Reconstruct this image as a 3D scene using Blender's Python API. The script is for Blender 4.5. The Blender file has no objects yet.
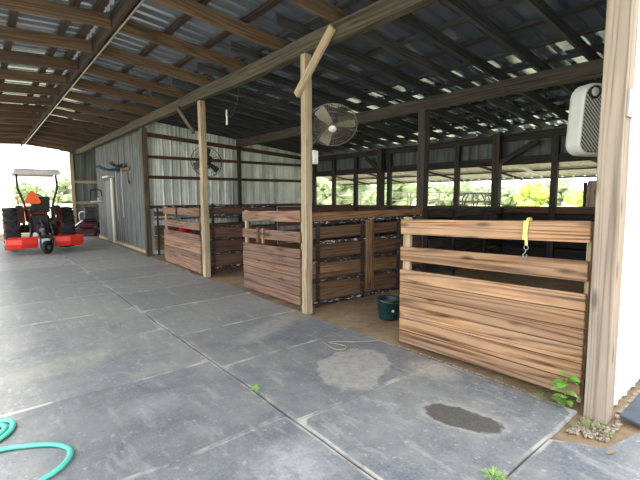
import bpy, bmesh, math, random
from mathutils import Vector, Matrix, noise as mnoise
R = random.Random(7)
sc = bpy.context.scene
col = sc.collection
PI = math.pi
# ------------------------------------------------------------------ camera, sky, sun, exposure
CAM_H, YAW, PITCH, FOCAL = 1.55, math.radians(39.4), math.radians(6.05), 410.0
cam = bpy.data.objects.new('camera', bpy.data.cameras.new('camera'))
col.objects.link(cam)
cam.location = (0, 0, CAM_H)
cam.rotation_euler = (Matrix.Rotation(-YAW, 3, 'Z') @ Matrix.Rotation(PI / 2 - PITCH, 3, 'X') @ Matrix.Rotation(math.radians(-0.12), 3, 'Z')).to_euler()
cam.data.sensor_width = 36
cam.data.lens = FOCAL * 36 / 640
cam.data.clip_start = 0.05
cam.data.clip_end = 900
sc.camera = cam
wd = bpy.data.worlds.new('sky')
sc.world = wd
wd.use_nodes = True
nt = wd.node_tree
bg = nt.nodes['Background']
tc = nt.nodes.new('ShaderNodeTexCoord'); sep = nt.nodes.new('ShaderNodeSeparateXYZ')
rmp = nt.nodes.new('ShaderNodeValToRGB')
nt.links.new(tc.outputs['Generated'], sep.inputs[0]); nt.links.new(sep.outputs['Z'], rmp.inputs[0])
rmp.color_ramp.elements[0].color = (1.0, 0.99, 0.97, 1); rmp.color_ramp.elements[1].color = (0.82, 0.91, 1.0, 1)
nt.links.new(rmp.outputs[0], bg.inputs['Color'])
bg.inputs['Strength'].default_value = 1.25
sun = bpy.data.objects.new('sun', bpy.data.lights.new('sun', 'SUN'))
col.objects.link(sun)
sun.data.energy = 2.6; sun.data.angle = math.radians(12); sun.data.color = (1, 0.95, 0.86)
sun.rotation_euler = (0, math.radians(-20), 0)      # high, from the open left side
sc.view_settings.view_transform = 'Standard'
sc.view_settings.look = 'None'
sc.view_settings.gamma = 1
sc.view_settings.use_curve_mapping = False
sc.view_settings.exposure = 1.5
try:
    sc.cycles.use_denoising = True
    sc.cycles.max_bounces = 10
    sc.cycles.diffuse_bounces = 6
except Exception:
    pass

# ------------------------------------------------------------------ materials
def s2l(c):
    return tuple(((v / 255) / 12.92 if v / 255 <= 0.04045 else ((v / 255 + 0.055) / 1.055) ** 2.4) for v in c) + (1,)
class NT:
    def __init__(s, name):
        s.m = bpy.data.materials.new(name); s.m.use_nodes = True
        s.t = s.m.node_tree; s.b = s.t.nodes['Principled BSDF']
    def n(s, typ, **kw):
        o = s.t.nodes.new('ShaderNode' + typ)
        for k, v in kw.items(): setattr(o, k, v)
        return o
    def l(s, a, b): s.t.links.new(a, b)
    def setin(s, node, **kw):
        for k, v in kw.items(): node.inputs[k].default_value = v
    def val(s, x):
        return x
    def math(s, op, a, b=None, clamp=False):
        o = s.n('Math', operation=op); o.use_clamp = clamp
        for i, v in enumerate((a, b)):
            if v is None: continue
            if isinstance(v, (int, float)): o.inputs[i].default_value = v
            else: s.l(v, o.inputs[i])
        return o.outputs[0]
    def mix(s, f, a, b, mode='MIX'):
        o = s.n('MixRGB', blend_type=mode)
        for i, v in enumerate((f, a, b)):
            if isinstance(v, (int, float)): o.inputs[i].default_value = v
            elif isinstance(v, tuple): o.inputs[i].default_value = v
            else: s.l(v, o.inputs[i])
        return o.outputs[0]
    def noise(s, vec, scale, detail=4, rough=0.6, dist=0.0):
        o = s.n('TexNoise'); s.l(vec, o.inputs['Vector'])
        s.setin(o, Scale=scale, Detail=detail, Roughness=rough, Distortion=dist)
        return o.outputs['Fac']
    def mapping(s, vec, scale=(1, 1, 1), loc=(0, 0, 0)):
        o = s.n('Mapping'); s.l(vec, o.inputs['Vector'])
        o.inputs['Scale'].default_value = scale; o.inputs['Location'].default_value = loc
        return o.outputs[0]
    def ramp(s, f, stops):
        o = s.n('ValToRGB'); s.l(f, o.inputs[0]); e = o.color_ramp.elements
        while len(e) < len(stops): e.new(0.5)
        for el, (p, c) in zip(e, stops):
            el.position = p; el.color = c if isinstance(c, tuple) else (c, c, c, 1)
        return o.outputs[0]
    def bump(s, h, strength=0.3, dist=0.01):
        o = s.n('Bump'); s.l(h, o.inputs['Height']); s.setin(o, Strength=strength, Distance=dist)
        s.l(o.outputs[0], s.b.inputs['Normal'])
    def fin(s, color, rough=0.8, metal=0.0, spec=None):
        if isinstance(color, tuple): s.b.inputs['Base Color'].default_value = color
        else: s.l(color, s.b.inputs['Base Color'])
        if isinstance(rough, (int, float)): s.b.inputs['Roughness'].default_value = rough
        else: s.l(rough, s.b.inputs['Roughness'])
        s.b.inputs['Metallic'].default_value = metal
        if spec is not None: s.b.inputs['Specular IOR Level'].default_value = spec
        return s.m

def wood(name, light, mid, dark, grime=None, grime_amt=0.0, knots=0.6, contrast=1.0, vary=0.35):
    """timber with grain running along each board's own length (vector attribute gc)"""
    k = NT(name)
    at = k.n('Attribute', attribute_name='gc'); v = at.outputs['Vector']
    ar = k.n('Attribute', attribute_name='rnd'); rnd = ar.outputs['Fac']
    fine = k.noise(k.mapping(v, (1.6, 48, 48)), 1.0, 4, 0.65)
    fld = k.noise(k.mapping(v, (0.22, 7.0, 7.0)), 1.0, 1.5, 0.45)
    ring = k.math('MULTIPLY', k.math('ADD', k.math('SINE', k.math('MULTIPLY', fld, 80.0)), 1.0), 0.5)
    low = k.noise(k.mapping(v, (0.9, 6, 6)), 1.0, 3, 0.55)
    g = k.math('ADD', k.math('ADD', k.math('MULTIPLY', k.math('POWER', ring, 0.5), 0.24), k.math('MULTIPLY', fine, 0.46)), k.math('MULTIPLY', low, 0.30))
    g = k.math('ADD', k.math('MULTIPLY', k.math('SUBTRACT', g, 0.5), contrast), 0.5)
    c = k.ramp(g, [(0.26, s2l(dark)), (0.48, s2l(mid)), (0.70, s2l(light))])
    vo = k.n('TexVoronoi'); k.l(k.mapping(v, (2.1, 7.5, 7.5)), vo.inputs['Vector']); vo.inputs['Scale'].default_value = 1.0
    kn = k.ramp(vo.outputs['Distance'], [(0.07, 1.0), (0.2, 0.0)])
    c = k.mix(k.math('MULTIPLY', kn, knots), c, s2l(tuple(x * 0.5 for x in dark)))
    tint = k.ramp(rnd, [(0, (1 - vary, 1 - vary, 1 - vary * 0.95, 1)), (1, (1 + vary * .25, 1 + vary * .22, 1 + vary * .2, 1))])
    c = k.mix(1.0, c, tint, 'MULTIPLY')
    if grime:
        gm = k.ramp(k.noise(k.mapping(v, (1.3, 3, 3)), 1.6, 5, 0.65), [(0.42, 0.0), (0.68, 1.0)])
        c = k.mix(k.math('MULTIPLY', gm, grime_amt), c, s2l(grime))
    k.bump(g, 0.35, 0.004)
    return k.fin(c, 0.82, spec=0.25)

def plain(name, rgb, rough=0.5, metal=0.0, var=0.12, scale=6.0, spec=None):
    k = NT(name)
    tcn = k.n('TexCoord')
    f = k.noise(tcn.outputs['Object'], scale, 4, 0.6)
    a = s2l(rgb)
    lo = tuple(x * (1 - var) for x in a[:3]) + (1,); hi = tuple(min(1, x * (1 + var)) for x in a[:3]) + (1,)
    return k.fin(k.ramp(f, [(0.3, lo), (0.7, hi)]), rough, metal, spec)

def sheet_metal(name, base, dark, pale, rough=0.38, metal=0.75, streak=0.6, axis='Z', patch=0.5):
    k = NT(name)
    tcn = k.n('TexCoord'); v = tcn.outputs['Object']
    sc3 = {'Z': (7, 7, 0.5), 'X': (0.5, 7, 7)}[axis]
    st = k.noise(k.mapping(v, sc3), 1.0, 5, 0.6)
    bl = k.noise(v, 1.3, 4, 0.6)
    c = k.ramp(st, [(0.3, s2l(dark)), (0.6, s2l(base))])
    pm = k.ramp(k.math('ADD', k.math('MULTIPLY', st, 0.5), k.math('MULTIPLY', bl, 0.5)), [(0.46, 0.0), (0.62, 1.0)])
    c = k.mix(k.math('MULTIPLY', pm, patch), c, s2l(pale))
    r = k.math('ADD', k.math('MULTIPLY', st, 0.25), rough)
    return k.fin(c, r, metal)

def roof_mat():
    k = NT('galvanised_roof'); v = k.n('TexCoord').outputs['Object']
    a = k.noise(k.mapping(v, (0.6, 2.5, 1)), 1.0, 3, 0.5)
    c = k.ramp(a, [(0.3, s2l((126, 142, 158))), (0.7, s2l((152, 165, 178)))])
    return k.fin(c, 0.22, 0.6)
M = {}
M['pine'] = wood('bright_pine', (192, 156, 120), (160, 120, 86), (84, 56, 36), (128, 114, 102), 0.45, 0.75, 1.45, 0.3)
M['pine_old'] = wood('weathered_red_pine', (164, 130, 108), (134, 100, 82), (80, 58, 48), (124, 110, 102), 0.55, 0.6, 1.3, 0.4)
M['brown'] = wood('brown_board', (172, 136, 100), (142, 106, 76), (84, 60, 44), (100, 86, 76), 0.5, 0.4, 1.2, 0.55)
M['red_brown'] = wood('red_brown_board', (146, 108, 90), (116, 84, 70), (66, 48, 42), (98, 86, 78), 0.5, 0.4, 1.1, 0.4)
M['post'] = wood('pale_post_wood', (196, 180, 152), (174, 156, 126), (122, 104, 80), (136, 128, 114), 0.4, 0.5, 1.0, 0.1)
M['post_grey'] = wood('grey_post_wood', (178, 164, 148), (160, 145, 129), (108, 94, 82), (140, 132, 122), 0.4, 0.6, 1.1, 0.08)
M['beam'] = wood('olive_beam_wood', (106, 99, 84), (82, 76, 62), (50, 46, 38), (70, 68, 62), 0.4, 0.3, 1.0, 0.2)
M['dark_wood'] = wood('dark_shed_wood', (88, 82, 74), (66, 62, 58), (40, 38, 36), None, 0, 0.3, 1.0, 0.3)
M['rafter'] = wood('rafter_wood', (126, 106, 82), (100, 80, 62), (60, 48, 38), (84, 78, 70), 0.45, 0.4, 1.0, 0.35)
M['rafter_old'] = wood('old_rafter_wood', (94, 95, 94), (72, 74, 74), (42, 44, 46), (60, 63, 66), 0.5, 0.3, 1.0, 0.3)
M['purlin'] = wood('purlin_wood', (78, 68, 58), (58, 50, 44), (36, 32, 30), None, 0, 0.3, 1.0, 0.3)
M['rail_wood'] = wood('girt_wood', (104, 78, 62), (80, 60, 48), (50, 38, 32), None, 0, 0.3, 1.0, 0.2)
M['roof'] = roof_mat()
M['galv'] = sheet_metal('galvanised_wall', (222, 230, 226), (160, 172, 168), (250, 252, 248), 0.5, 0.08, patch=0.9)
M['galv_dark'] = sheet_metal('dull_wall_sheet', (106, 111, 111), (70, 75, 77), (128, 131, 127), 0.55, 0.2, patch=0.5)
M['awning'] = sheet_metal('awning_sheet', (226, 222, 214), (196, 192, 184), (236, 234, 228), 0.6, 0.1, patch=0.4)
M['white_wall'] = plain('white_siding', (240, 243, 242), 0.45, 0.0, 0.03)
M['iron'] = None
def chipped():
    k = NT('flaking_pipe_paint'); v = k.n('TexCoord').outputs['Object']
    f = k.noise(k.mapping(v, (9, 9, 38)), 1.0, 4, 0.7)
    a = k.n('Attribute', attribute_name='chip').outputs['Fac']
    m = k.math('MULTIPLY', k.ramp(f, [(0.56, 0.0), (0.6, 1.0)]), a)
    c = k.mix(m, s2l((42, 36, 38)), s2l((226, 224, 222)))
    return k.fin(c, 0.65, 0.0)
M['iron'] = chipped()
M['black_pipe'] = plain('black_steel', (48, 42, 42), 0.55, 0.3)
M['steel'] = plain('grey_steel', (150, 150, 148), 0.4, 0.8)
M['wire'] = plain('fan_wire', (128, 124, 112), 0.5, 0.4)
M['fan_dark'] = plain('fan_motor_dark', (46, 44, 46), 0.5, 0.2)
M['blade'] = plain('fan_blade', (168, 160, 138), 0.5, 0.1)
M['white_pl'] = plain('white_plastic', (236, 236, 232), 0.4, 0.0, 0.03)
M['grey_pl'] = plain('pale_grey_plastic', (196, 200, 192), 0.45, 0.0, 0.05)
M['black_pl'] = plain('black_plastic', (26, 27, 30), 0.5)
M['louver'] = plain('louver_dark', (62, 64, 68), 0.4)
M['bucket'] = plain('green_bucket_plastic', (18, 54, 56), 0.42, 0, 0.3, 12)
M['bucket_in'] = plain('bucket_water', (70, 92, 96), 0.15)
M['yellow'] = plain('yellow_strap', (222, 208, 124), 0.7)
M['hose'] = plain('teal_hose', (88, 190, 170), 0.45, 0, 0.08)
M['leaf'] = plain('weed_leaf', (126, 184, 82), 0.5, 0, 0.3, 30)
M['leaf2'] = plain('bright_weed_leaf', (150, 190, 88), 0.5, 0, 0.2, 30)
M['stem'] = plain('weed_stem', (120, 140, 70), 0.6)
M['blade_grass'] = plain('grass_blade', (118, 140, 72), 0.6, 0, 0.3, 20)
M['dry'] = plain('dry_leaf', (150, 122, 96), 0.8, 0, 0.3, 20)
M['gravel'] = plain('pale_gravel', (178, 164, 146), 0.85, 0, 0.45, 30)
M['debris'] = plain('leaf_litter', (160, 146, 128), 0.85, 0, 0.5, 40)
M['bounce_grey'] = plain('pale_bounce_grey', (158, 160, 160), 0.9, 0, 0.15, 1.5)
M['tarp'] = plain('rubber_sheet', (62, 72, 84), 0.6, 0, 0.25, 8)
M['tire'] = plain('tire_rubber', (30, 31, 33), 0.75, 0, 0.3, 10)
M['orange'] = plain('tractor_orange', (226, 78, 32), 0.42, 0, 0.08)
M['red'] = plain('implement_red', (226, 52, 34), 0.38, 0, 0.1)
M['red_dark'] = plain('fender_red', (58, 24, 26), 0.5)
M['emblem'] = plain('safety_orange', (244, 100, 40), 0.5, 0, 0.03)
M['engine'] = plain('engine_dark', (40, 40, 44), 0.5, 0.3)
M['canopy'] = plain('canopy_grey', (214, 212, 208), 0.6)
M['lamp'] = plain('amber_lens', (230, 160, 50), 0.3)
M['seat'] = plain('seat_dark', (38, 46, 40), 0.6)
M['trim'] = plain('dull_white_trim', (196, 192, 182), 0.6, 0, 0.1)
M['siding_dark'] = wood('dark_siding', (62, 60, 60), (48, 47, 48), (30, 30, 32), None, 0, 0.3, 1.0, 0.3)
M['maroon'] = plain('maroon_deck', (86, 30, 40), 0.5)
M['blue'] = plain('blue_plastic', (34, 78, 104), 0.5)
M['redp'] = plain('red_plastic', (206, 24, 36), 0.45)
M['amber_roof'] = plain('green_cap', (60, 100, 60), 0.5)

def dirt_mat():
    k = NT('stall_dirt'); v = k.n('NewGeometry').outputs['Position']
    a = k.noise(v, 1.1, 6, 0.65); b = k.noise(v, 14, 5, 0.7)
    c = k.ramp(k.math('ADD', k.math('MULTIPLY', a, 0.7), k.math('MULTIPLY', b, 0.3)), [(0.3, s2l((112, 94, 76))), (0.52, s2l((158, 134, 108))), (0.72, s2l((188, 168, 142)))])
    k.bump(b, 0.5, 0.02)
    return k.fin(c, 0.95, spec=0.1)
M['dirt'] = dirt_mat()
def grass_mat():
    k = NT('meadow_grass'); v = k.n('NewGeometry').outputs['Position']
    a = k.noise(v, 0.15, 5, 0.6); b = k.noise(v, 6, 4, 0.7)
    c = k.ramp(k.math('ADD', k.math('MULTIPLY', a, 0.6), k.math('MULTIPLY', b, 0.4)), [(0.3, s2l((178, 178, 142))), (0.7, s2l((208, 206, 168)))])
    return k.fin(c, 0.95, spec=0.1)
M['meadow'] = grass_mat()
def mat_mat():
    """black rubber stall mat greyed by trodden dust, with the stains it has in the aisle"""
    k = NT('rubber_mat'); v = k.n('NewGeometry').outputs['Position']
    rnd = k.n('ObjectInfo').outputs['Random']
    big = k.noise(v, 0.9, 5, 0.6); mid = k.noise(v, 5, 6, 0.7); fine = k.noise(v, 60, 3, 0.7)
    st = k.noise(k.mapping(v, (9, 2.2, 1)), 1.0, 5, 0.7)
    sepn = k.n('SeparateXYZ'); k.l(v, sepn.inputs[0])
    base = k.ramp(fine, [(0.3, s2l((92, 97, 104))), (0.7, s2l((126, 130, 136)))])
    dust = k.ramp(k.math('ADD', k.math('ADD', k.math('MULTIPLY', big, 0.5), k.math('MULTIPLY', mid, 0.5)), k.math('MULTIPLY', k.ramp(k.math('MULTIPLY', sepn.outputs[1], 0.1), [(0.15, 0.0), (0.7, 0.16)]), 1.0)), [(0.40, 0.0), (0.64, 0.85)])
    c = k.mix(dust, base, s2l((152, 151, 146)))
    sp = k.ramp(k.noise(v, 19, 5, 0.8), [(0.585, 0.0), (0.66, 0.75)])
    c = k.mix(sp, c, s2l((182, 182, 178)))
    s3 = k.ramp(st, [(0.54, 0.0), (0.68, 0.55)])
    c = k.mix(s3, c, s2l((176, 176, 170)))
    wob = k.math('MULTIPLY', k.math('SUBTRACT', k.noise(v, 4.5, 5, 0.7), 0.5), 0.9)
    def blob(cx, cy, rx, ry, rot, a, b):
        dx = k.math('SUBTRACT', sepn.outputs[0], cx); dy = k.math('SUBTRACT', sepn.outputs[1], cy)
        cs, sn = math.cos(rot), math.sin(rot)
        u = k.math('ADD', k.math('MULTIPLY', dx, cs / rx), k.math('MULTIPLY', dy, sn / rx))
        w = k.math('ADD', k.math('MULTIPLY', dx, -sn / ry), k.math('MULTIPLY', dy, cs / ry))
        d = k.math('SQRT', k.math('ADD', k.math('MULTIPLY', u, u), k.math('MULTIPLY', w, w)))
        d = k.math('ADD', d, wob)
        return k.ramp(d, [(a, 1.0), (b, 0.0)])
    grain = k.ramp(k.noise(v, 11, 6, 0.8), [(0.36, 0.35), (0.58, 1.0)])
    for (cx, cy, rx, ry, rot, a, b, amt, cc) in [
            (2.52, 2.58, 0.50, 0.36, 0.5, 0.86, 0.95, 0.85, (184, 180, 170)),
            (2.55, 4.05, 0.72, 0.22, 0.5, 0.55, 1.0, 0.6, (188, 184, 174)),
            (3.05, 4.25, 0.35, 0.30, 0.2, 0.5, 1.0, 0.45, (176, 168, 152)),
            (0.85, 3.05, 0.35, 0.22, 0.2, 0.3, 1.0, 0.5, (178, 178, 176)),
            (1.30, 1.80, 0.40, 0.35, 0.2, 0.3, 1.0, 0.6, (196, 196, 194)),
            (0.55, 4.35, 0.55, 0.30, 0.3, 0.4, 1.0, 0.55, (172, 168, 154)),
            (3.02, 2.12, 0.22, 0.32, 0.1, 0.5, 1.0, 0.6, (196, 186, 170)),
            (2.50, 1.48, 0.36, 0.20, -1.25, 0.75, 0.98, 0.6, (176, 174, 168))]:
        c = k.mix(k.math('MULTIPLY', k.math('MULTIPLY', blob(cx, cy, rx, ry, rot, a, b), grain), amt), c, s2l(cc))
    wet = blob(2.50, 1.48, 0.295, 0.16, -1.25, 0.82, 0.94)
    c = k.mix(k.math('MULTIPLY', wet, 0.9), c, k.ramp(fine, [(0.3, s2l((66, 64, 62))), (0.7, s2l((96, 92, 87)))]))
    ed = k.n('Attribute', attribute_name='chip').outputs['Fac']
    em = k.math('MULTIPLY', k.ramp(ed, [(0.72, 0.0), (0.86, 1.0)]), k.ramp(k.noise(v, 2.2, 4, 0.7), [(0.46, 0.0), (0.60, 0.8)]))
    c = k.mix(em, c, s2l((196, 193, 186)))
    tone = k.ramp(rnd, [(0, (0.86, 0.87, 0.9, 1)), (1, (1.1, 1.1, 1.1, 1))])
    c = k.mix(1.0, c, tone, 'MULTIPLY')
    k.bump(k.math('ADD', fine, mid), 0.25, 0.004)
    return k.fin(c, k.ramp(mid, [(0.3, 0.55), (0.7, 0.8)]), spec=0.35)
M['mat'] = mat_mat()

# ------------------------------------------------------------------ mesh helper
class MB:
    def __init__(s): s.v, s.f, s.gc, s.rnd, s.chip = [], [], [], [], []
    def _add(s, vs, fs, gc=None, rnd=None, chip=0.0):
        b = len(s.v); r = R.random() if rnd is None else rnd
        s.v += [tuple(p) for p in vs]
        s.gc += [tuple(g) for g in (gc or vs)]
        s.rnd += [r] * len(vs); s.chip += [chip] * len(vs)
        s.f += [tuple(b + i for i in f) for f in fs]
        return s
    def bar(s, p0, p1, w, h, up=(0, 0, 1), cuts=0, wob=0.0, chip=0.0):
        """a timber from p0 to p1; w across, h along 'up'; grain follows its length"""
        p0, p1 = Vector(p0), Vector(p1); d = p1 - p0; L = d.length; d.normalize()
        up = Vector(up); a = d.cross(up)
        if a.length < 1e-4: a = d.cross(Vector((1, 0, 0)))
        a.normalize(); u = a.cross(d).normalized()
        n = cuts + 2; vs, gc = [], []
        off = Vector((R.uniform(0, 50), R.uniform(0, 50), R.uniform(0, 50)))
        sd = R.uniform(0, 99)
        for i in range(n):
            t = i / (n - 1) * L
            dx = mnoise.noise((t * 1.7, sd, 0)) * wob; dz = mnoise.noise((t * 1.7, sd, 9)) * wob
            for (i1, j1) in ((-1, -1), (1, -1), (1, 1), (-1, 1)):
                q = a * (i1 * w / 2 + dx) + u * (j1 * h / 2 + dz)
                vs.append(p0 + d * t + q); gc.append(Vector((t, i1 * w / 2, j1 * h / 2)) + off)
        fs = [(3, 2, 1, 0), tuple(4 * (n - 1) + k for k in range(4))]
        for i in range(n - 1):
            for k in range(4):
                fs.append((4 * i + k, 4 * i + (k + 1) % 4, 4 * (i + 1) + (k + 1) % 4, 4 * (i + 1) + k))
        return s._add(vs, fs, gc, chip=chip)
    def box(s, c, d, chip=0.0):
        x, y, z = c; a = d.index(max(d)) if hasattr(d, 'index') else 0
        ax = [Vector((1, 0, 0)), Vector((0, 1, 0)), Vector((0, 0, 1))][a]
        c = Vector(c)
        if a == 0: return s.bar(c - ax * d[0] / 2, c + ax * d[0] / 2, d[1], d[2], chip=chip)
        if a == 1: return s.bar(c - ax * d[1] / 2, c + ax * d[1] / 2, d[0], d[2], chip=chip)
        return s.bar(c - ax * d[2] / 2, c + ax * d[2] / 2, d[0], d[1], up=(0, 1, 0), chip=chip)
    def tube(s, pts, r, seg=8, closed=False, caps=True, chip=0.0, flat=1.0):
        pts = [Vector(p) for p in pts]; n = len(pts); vs = []
        rr = r if hasattr(r, '__len__') else [r] * n
        prev = None
        for i, p in enumerate(pts):
            if closed: d = pts[(i + 1) % n] - pts[i - 1]
            else: d = pts[min(i + 1, n - 1)] - pts[max(i - 1, 0)]
            d.normalize()
            a = Vector((0, 0, 1)) if prev is None else prev
            a = a - d * a.dot(d)
            if a.length < 1e-3: a = Vector((1, 0, 0)) - d * d.x
            if a.length < 1e-3: a = Vector((0, 1, 0)) - d * d.y
            a.normalize(); prev = a; b = d.cross(a)
            for k in range(seg):
                t = 2 * PI * k / seg
                vs.append(p + (a * math.cos(t) * flat + b * math.sin(t)) * rr[i])
        fs = []
        for i in range(n if closed else n - 1):
            j = (i + 1) % n
            for k in range(seg):
                fs.append((i * seg + k, i * seg + (k + 1) % seg, j * seg + (k + 1) % seg, j * seg + k))
        if caps and not closed:
            fs.append(tuple(range(seg))[::-1]); fs.append(tuple((n - 1) * seg + k for k in range(seg)))
        return s._add(vs, fs, chip=chip)
    def lathe(s, prof, c=(0, 0, 0), axis=(0, 0, 1), seg=24, closed=False):
        c = Vector(c); ax = Vector(axis).normalized()
        a = ax.orthogonal().normalized(); b = ax.cross(a); vs = []; n = len(prof)
        for (r, h) in prof:
            for k in range(seg):
                t = 2 * PI * k / seg
                vs.append(c + ax * h + (a * math.cos(t) + b * math.sin(t)) * r)
        fs = []
        for i in range(n if closed else n - 1):
            j = (i + 1) % n
            for k in range(seg):
                fs.append((i * seg + k, i * seg + (k + 1) % seg, j * seg + (k + 1) % seg, j * seg + k))
        if not closed:
            if prof[0][0] > 1e-4: fs.append(tuple(range(seg))[::-1])
            if prof[-1][0] > 1e-4: fs.append(tuple((n - 1) * seg + k for k in range(seg)))
        return s._add(vs, fs)
    def prism(s, poly, t, M4):
        """polygon (x, z) with thickness t along local y, placed by matrix M4"""
        n = len(poly)
        vs = [M4 @ Vector((x, -t / 2, z)) for x, z in poly] + [M4 @ Vector((x, t / 2, z)) for x, z in poly]
        fs = [tuple(range(n)), tuple(range(2 * n - 1, n - 1, -1))] + [(i, i + n, (i + 1) % n + n, (i + 1) % n) for i in range(n)]
        return s._add(vs, fs)
    def ico(s, c, r, sub=1, jit=0.2, sq=(1, 1, 1)):
        bm = bmesh.new(); bmesh.ops.create_icosphere(bm, subdivisions=sub, radius=1)
        sd = Vector((R.uniform(0, 99),) * 3)
        vs = []
        for q in bm.verts:
            k = 1 + jit * mnoise.noise(q.co * 1.7 + sd)
            vs.append((c[0] + q.co.x * r * k * sq[0], c[1] + q.co.y * r * k * sq[1], c[2] + q.co.z * r * k * sq[2]))
        bm.verts.index_update()
        fs = [tuple(q.index for q in f.verts) for f in bm.faces]; bm.free()
        return s._add(vs, fs)
    def build(s, name, mat, parent=None, bevel=0.0, smooth=False, solid=0.0):
        me = bpy.data.meshes.new(name); me.from_pydata(s.v, [], s.f)
        a = me.attributes.new('gc', 'FLOAT_VECTOR', 'POINT'); a.data.foreach_set('vector', [x for g in s.gc for x in g])
        a = me.attributes.new('rnd', 'FLOAT', 'POINT'); a.data.foreach_set('value', s.rnd)
        if any(s.chip):
            a = me.attributes.new('chip', 'FLOAT', 'POINT'); a.data.foreach_set('value', s.chip)
        bm = bmesh.new(); bm.from_mesh(me); bmesh.ops.recalc_face_normals(bm, faces=bm.faces); bm.to_mesh(me); bm.free()
        me.materials.append(M[mat] if isinstance(mat, str) else mat)
        if smooth:
            me.polygons.foreach_set('use_smooth', [True] * len(me.polygons))
        o = bpy.data.objects.new(name, me); col.objects.link(o)
        if parent: o.parent = parent
        if solid:
            m = o.modifiers.new('thickness', 'SOLIDIFY'); m.thickness = solid; m.offset = 0
        if bevel:
            m = o.modifiers.new('edge', 'BEVEL'); m.width = bevel; m.segments = 1; m.limit_method = 'ANGLE'
        return o

def tag(o, label=None, cat=None, group=None, kind=None):
    if label: o['label'] = label
    if cat: o['category'] = cat
    if group: o['group'] = group
    if kind: o['kind'] = kind
    return o
def thing(name, loc, label, cat, group=None, rot=(0, 0, 0), kind=None):
    o = bpy.data.objects.new(name, None); col.objects.link(o)
    o.location = loc; o.rotation_euler = rot; o.empty_display_size = 0.1
    return tag(o, label, cat, group, kind)
def spline(pts, n=8):
    pts = [Vector(p) for p in pts]; out = []
    for i in range(len(pts) - 1):
        p0, p1, p2, p3 = pts[max(i - 1, 0)], pts[i], pts[i + 1], pts[min(i + 2, len(pts) - 1)]
        for k in range(n):
            t = k / n
            out.append(0.5 * ((2 * p1) + (-p0 + p2) * t + (2 * p0 - 5 * p1 + 4 * p2 - p3) * t * t + (-p0 + 3 * p1 - 3 * p2 + p3) * t ** 3))
    return out + [pts[-1]]

def corrugated(u0, u1, pitch, h, place, far, near, roofing=False):
    """ribbed sheet: profile along u (raised ribs every pitch), place(u, d, end) -> point; far/near are the two ends"""
    mb = MB(); prof = []; u = u0
    while u < u1:
        prof += [(u, 0), (u + pitch * 0.66, 0), (u + pitch * 0.74, h), (u + pitch * 0.906, h)] if roofing else [(u, 0), (u + pitch * 0.36, 0), (u + pitch * 0.40, h * .22), (u + pitch * 0.5, h * .22), (u + pitch * 0.54, 0), (u + pitch * 0.74, 0), (u + pitch * 0.83, h), (u + pitch * 0.92, h)]
        u += pitch
    prof = [(min(a, u1), b) for a, b in prof]
    vs = [place(a, b, far) for a, b in prof] + [place(a, b, near) for a, b in prof]
    n = len(prof)
    mb._add(vs, [(i, i + 1, n + i + 1, n + i) for i in range(n - 1)])
    return mb

# ------------------------------------------------------------------ dimensions
RIDGE_X, SLOPE = 1.45, 0.112
BEAM_X, BEAM_B, BEAM_T = 3.30, 3.33, 3.53
def rz(x):            # underside of the rafters at x
    return BEAM_T - SLOPE * (x - BEAM_X) if x >= RIDGE_X else BEAM_T + SLOPE * (BEAM_X - RIDGE_X) - 0.055 * (RIDGE_X - x)
RAFT_H = 0.17
Y0, Y1, EAVE_R, EAVE_L = 0.32, 22.2, 9.75, -1.35  # near roof edge, out of view, extended to keep sun off the front mats
BW_X, FARW_Y = 9.0, 11.30

# ------------------------------------------------------------------ ground
gm = MB(); gm._add([(-300, -120, -0.06), (400, -120, -0.06), (400, 420, -0.06), (-300, 420, -0.06)], [(0, 1, 2, 3)])
tag(gm.build('ground', 'meadow'), kind='structure')
am = MB()  # unseen pale ground, added to bounce neutral light up under the roof
for x0, x1, y0, y1 in ((-16, -2.2, -14, 24), (-2.2, 12, -14, -3.0)):
    am._add([(x0, y0, -0.03), (x1, y0, -0.03), (x1, y1, -0.03), (x0, y1, -0.03)], [(0, 1, 2, 3)])
tag(am.build('bounce_ground', 'bounce_grey'), kind='structure')
fm = MB(); nx, ny = 60, 110; vs = []
for j in range(ny + 1):
    for i in range(nx + 1):
        x = -2.2 + i * 12.2 / nx; y = -3.0 + j * 27.0 / ny
        inside = max(0, min(1, (x - 3.45) * 5))
        vs.append((x, y, -0.022 + 0.018 * inside * (mnoise.noise((x * 1.6, y * 1.6, 0)) + 0.3) + 0.01 * inside))
fm._add(vs, [(j * (nx + 1) + i, j * (nx + 1) + i + 1, (j + 1) * (nx + 1) + i + 1, (j + 1) * (nx + 1) + i) for j in range(ny) for i in range(nx)])
tag(fm.build('floor', 'dirt', smooth=True), kind='structure')

# ------------------------------------------------------------------ roof
roof = thing('ceiling', (0, 0, 0), 'open barn roof of ribbed galvanised sheets on rafters and purlins', 'ceiling', kind='structure')
topo = RAFT_H + 0.045
def right_slope(a, d, x): return (x, a, rz(x) + topo + d)
corrugated(Y0, Y1, 0.2286, 0.046, right_slope, RIDGE_X + 0.0, EAVE_R, True).build('roof_sheet', 'roof', roof)
corrugated(Y0, Y1, 0.2286, 0.046, right_slope, EAVE_L, RIDGE_X - 0.055, True).build('roof_sheet', 'roof', roof)
mb = MB()
for a, b in ((RIDGE_X - 0.26, RIDGE_X), (RIDGE_X, RIDGE_X + 0.2)):
    z = rz(RIDGE_X) + topo + 0.075
    mb._add([(a, Y0, z - (0.03 if a < RIDGE_X else 0)), (b, Y0, z - (0.03 if b > RIDGE_X else 0)), (b, Y1, z - (0.03 if b > RIDGE_X else 0)), (a, Y1, z - (0.03 if a < RIDGE_X else 0))], [(0, 1, 2, 3)])
mb.build('ridge_cap', 'white_wall', roof, solid=0.002)
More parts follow.
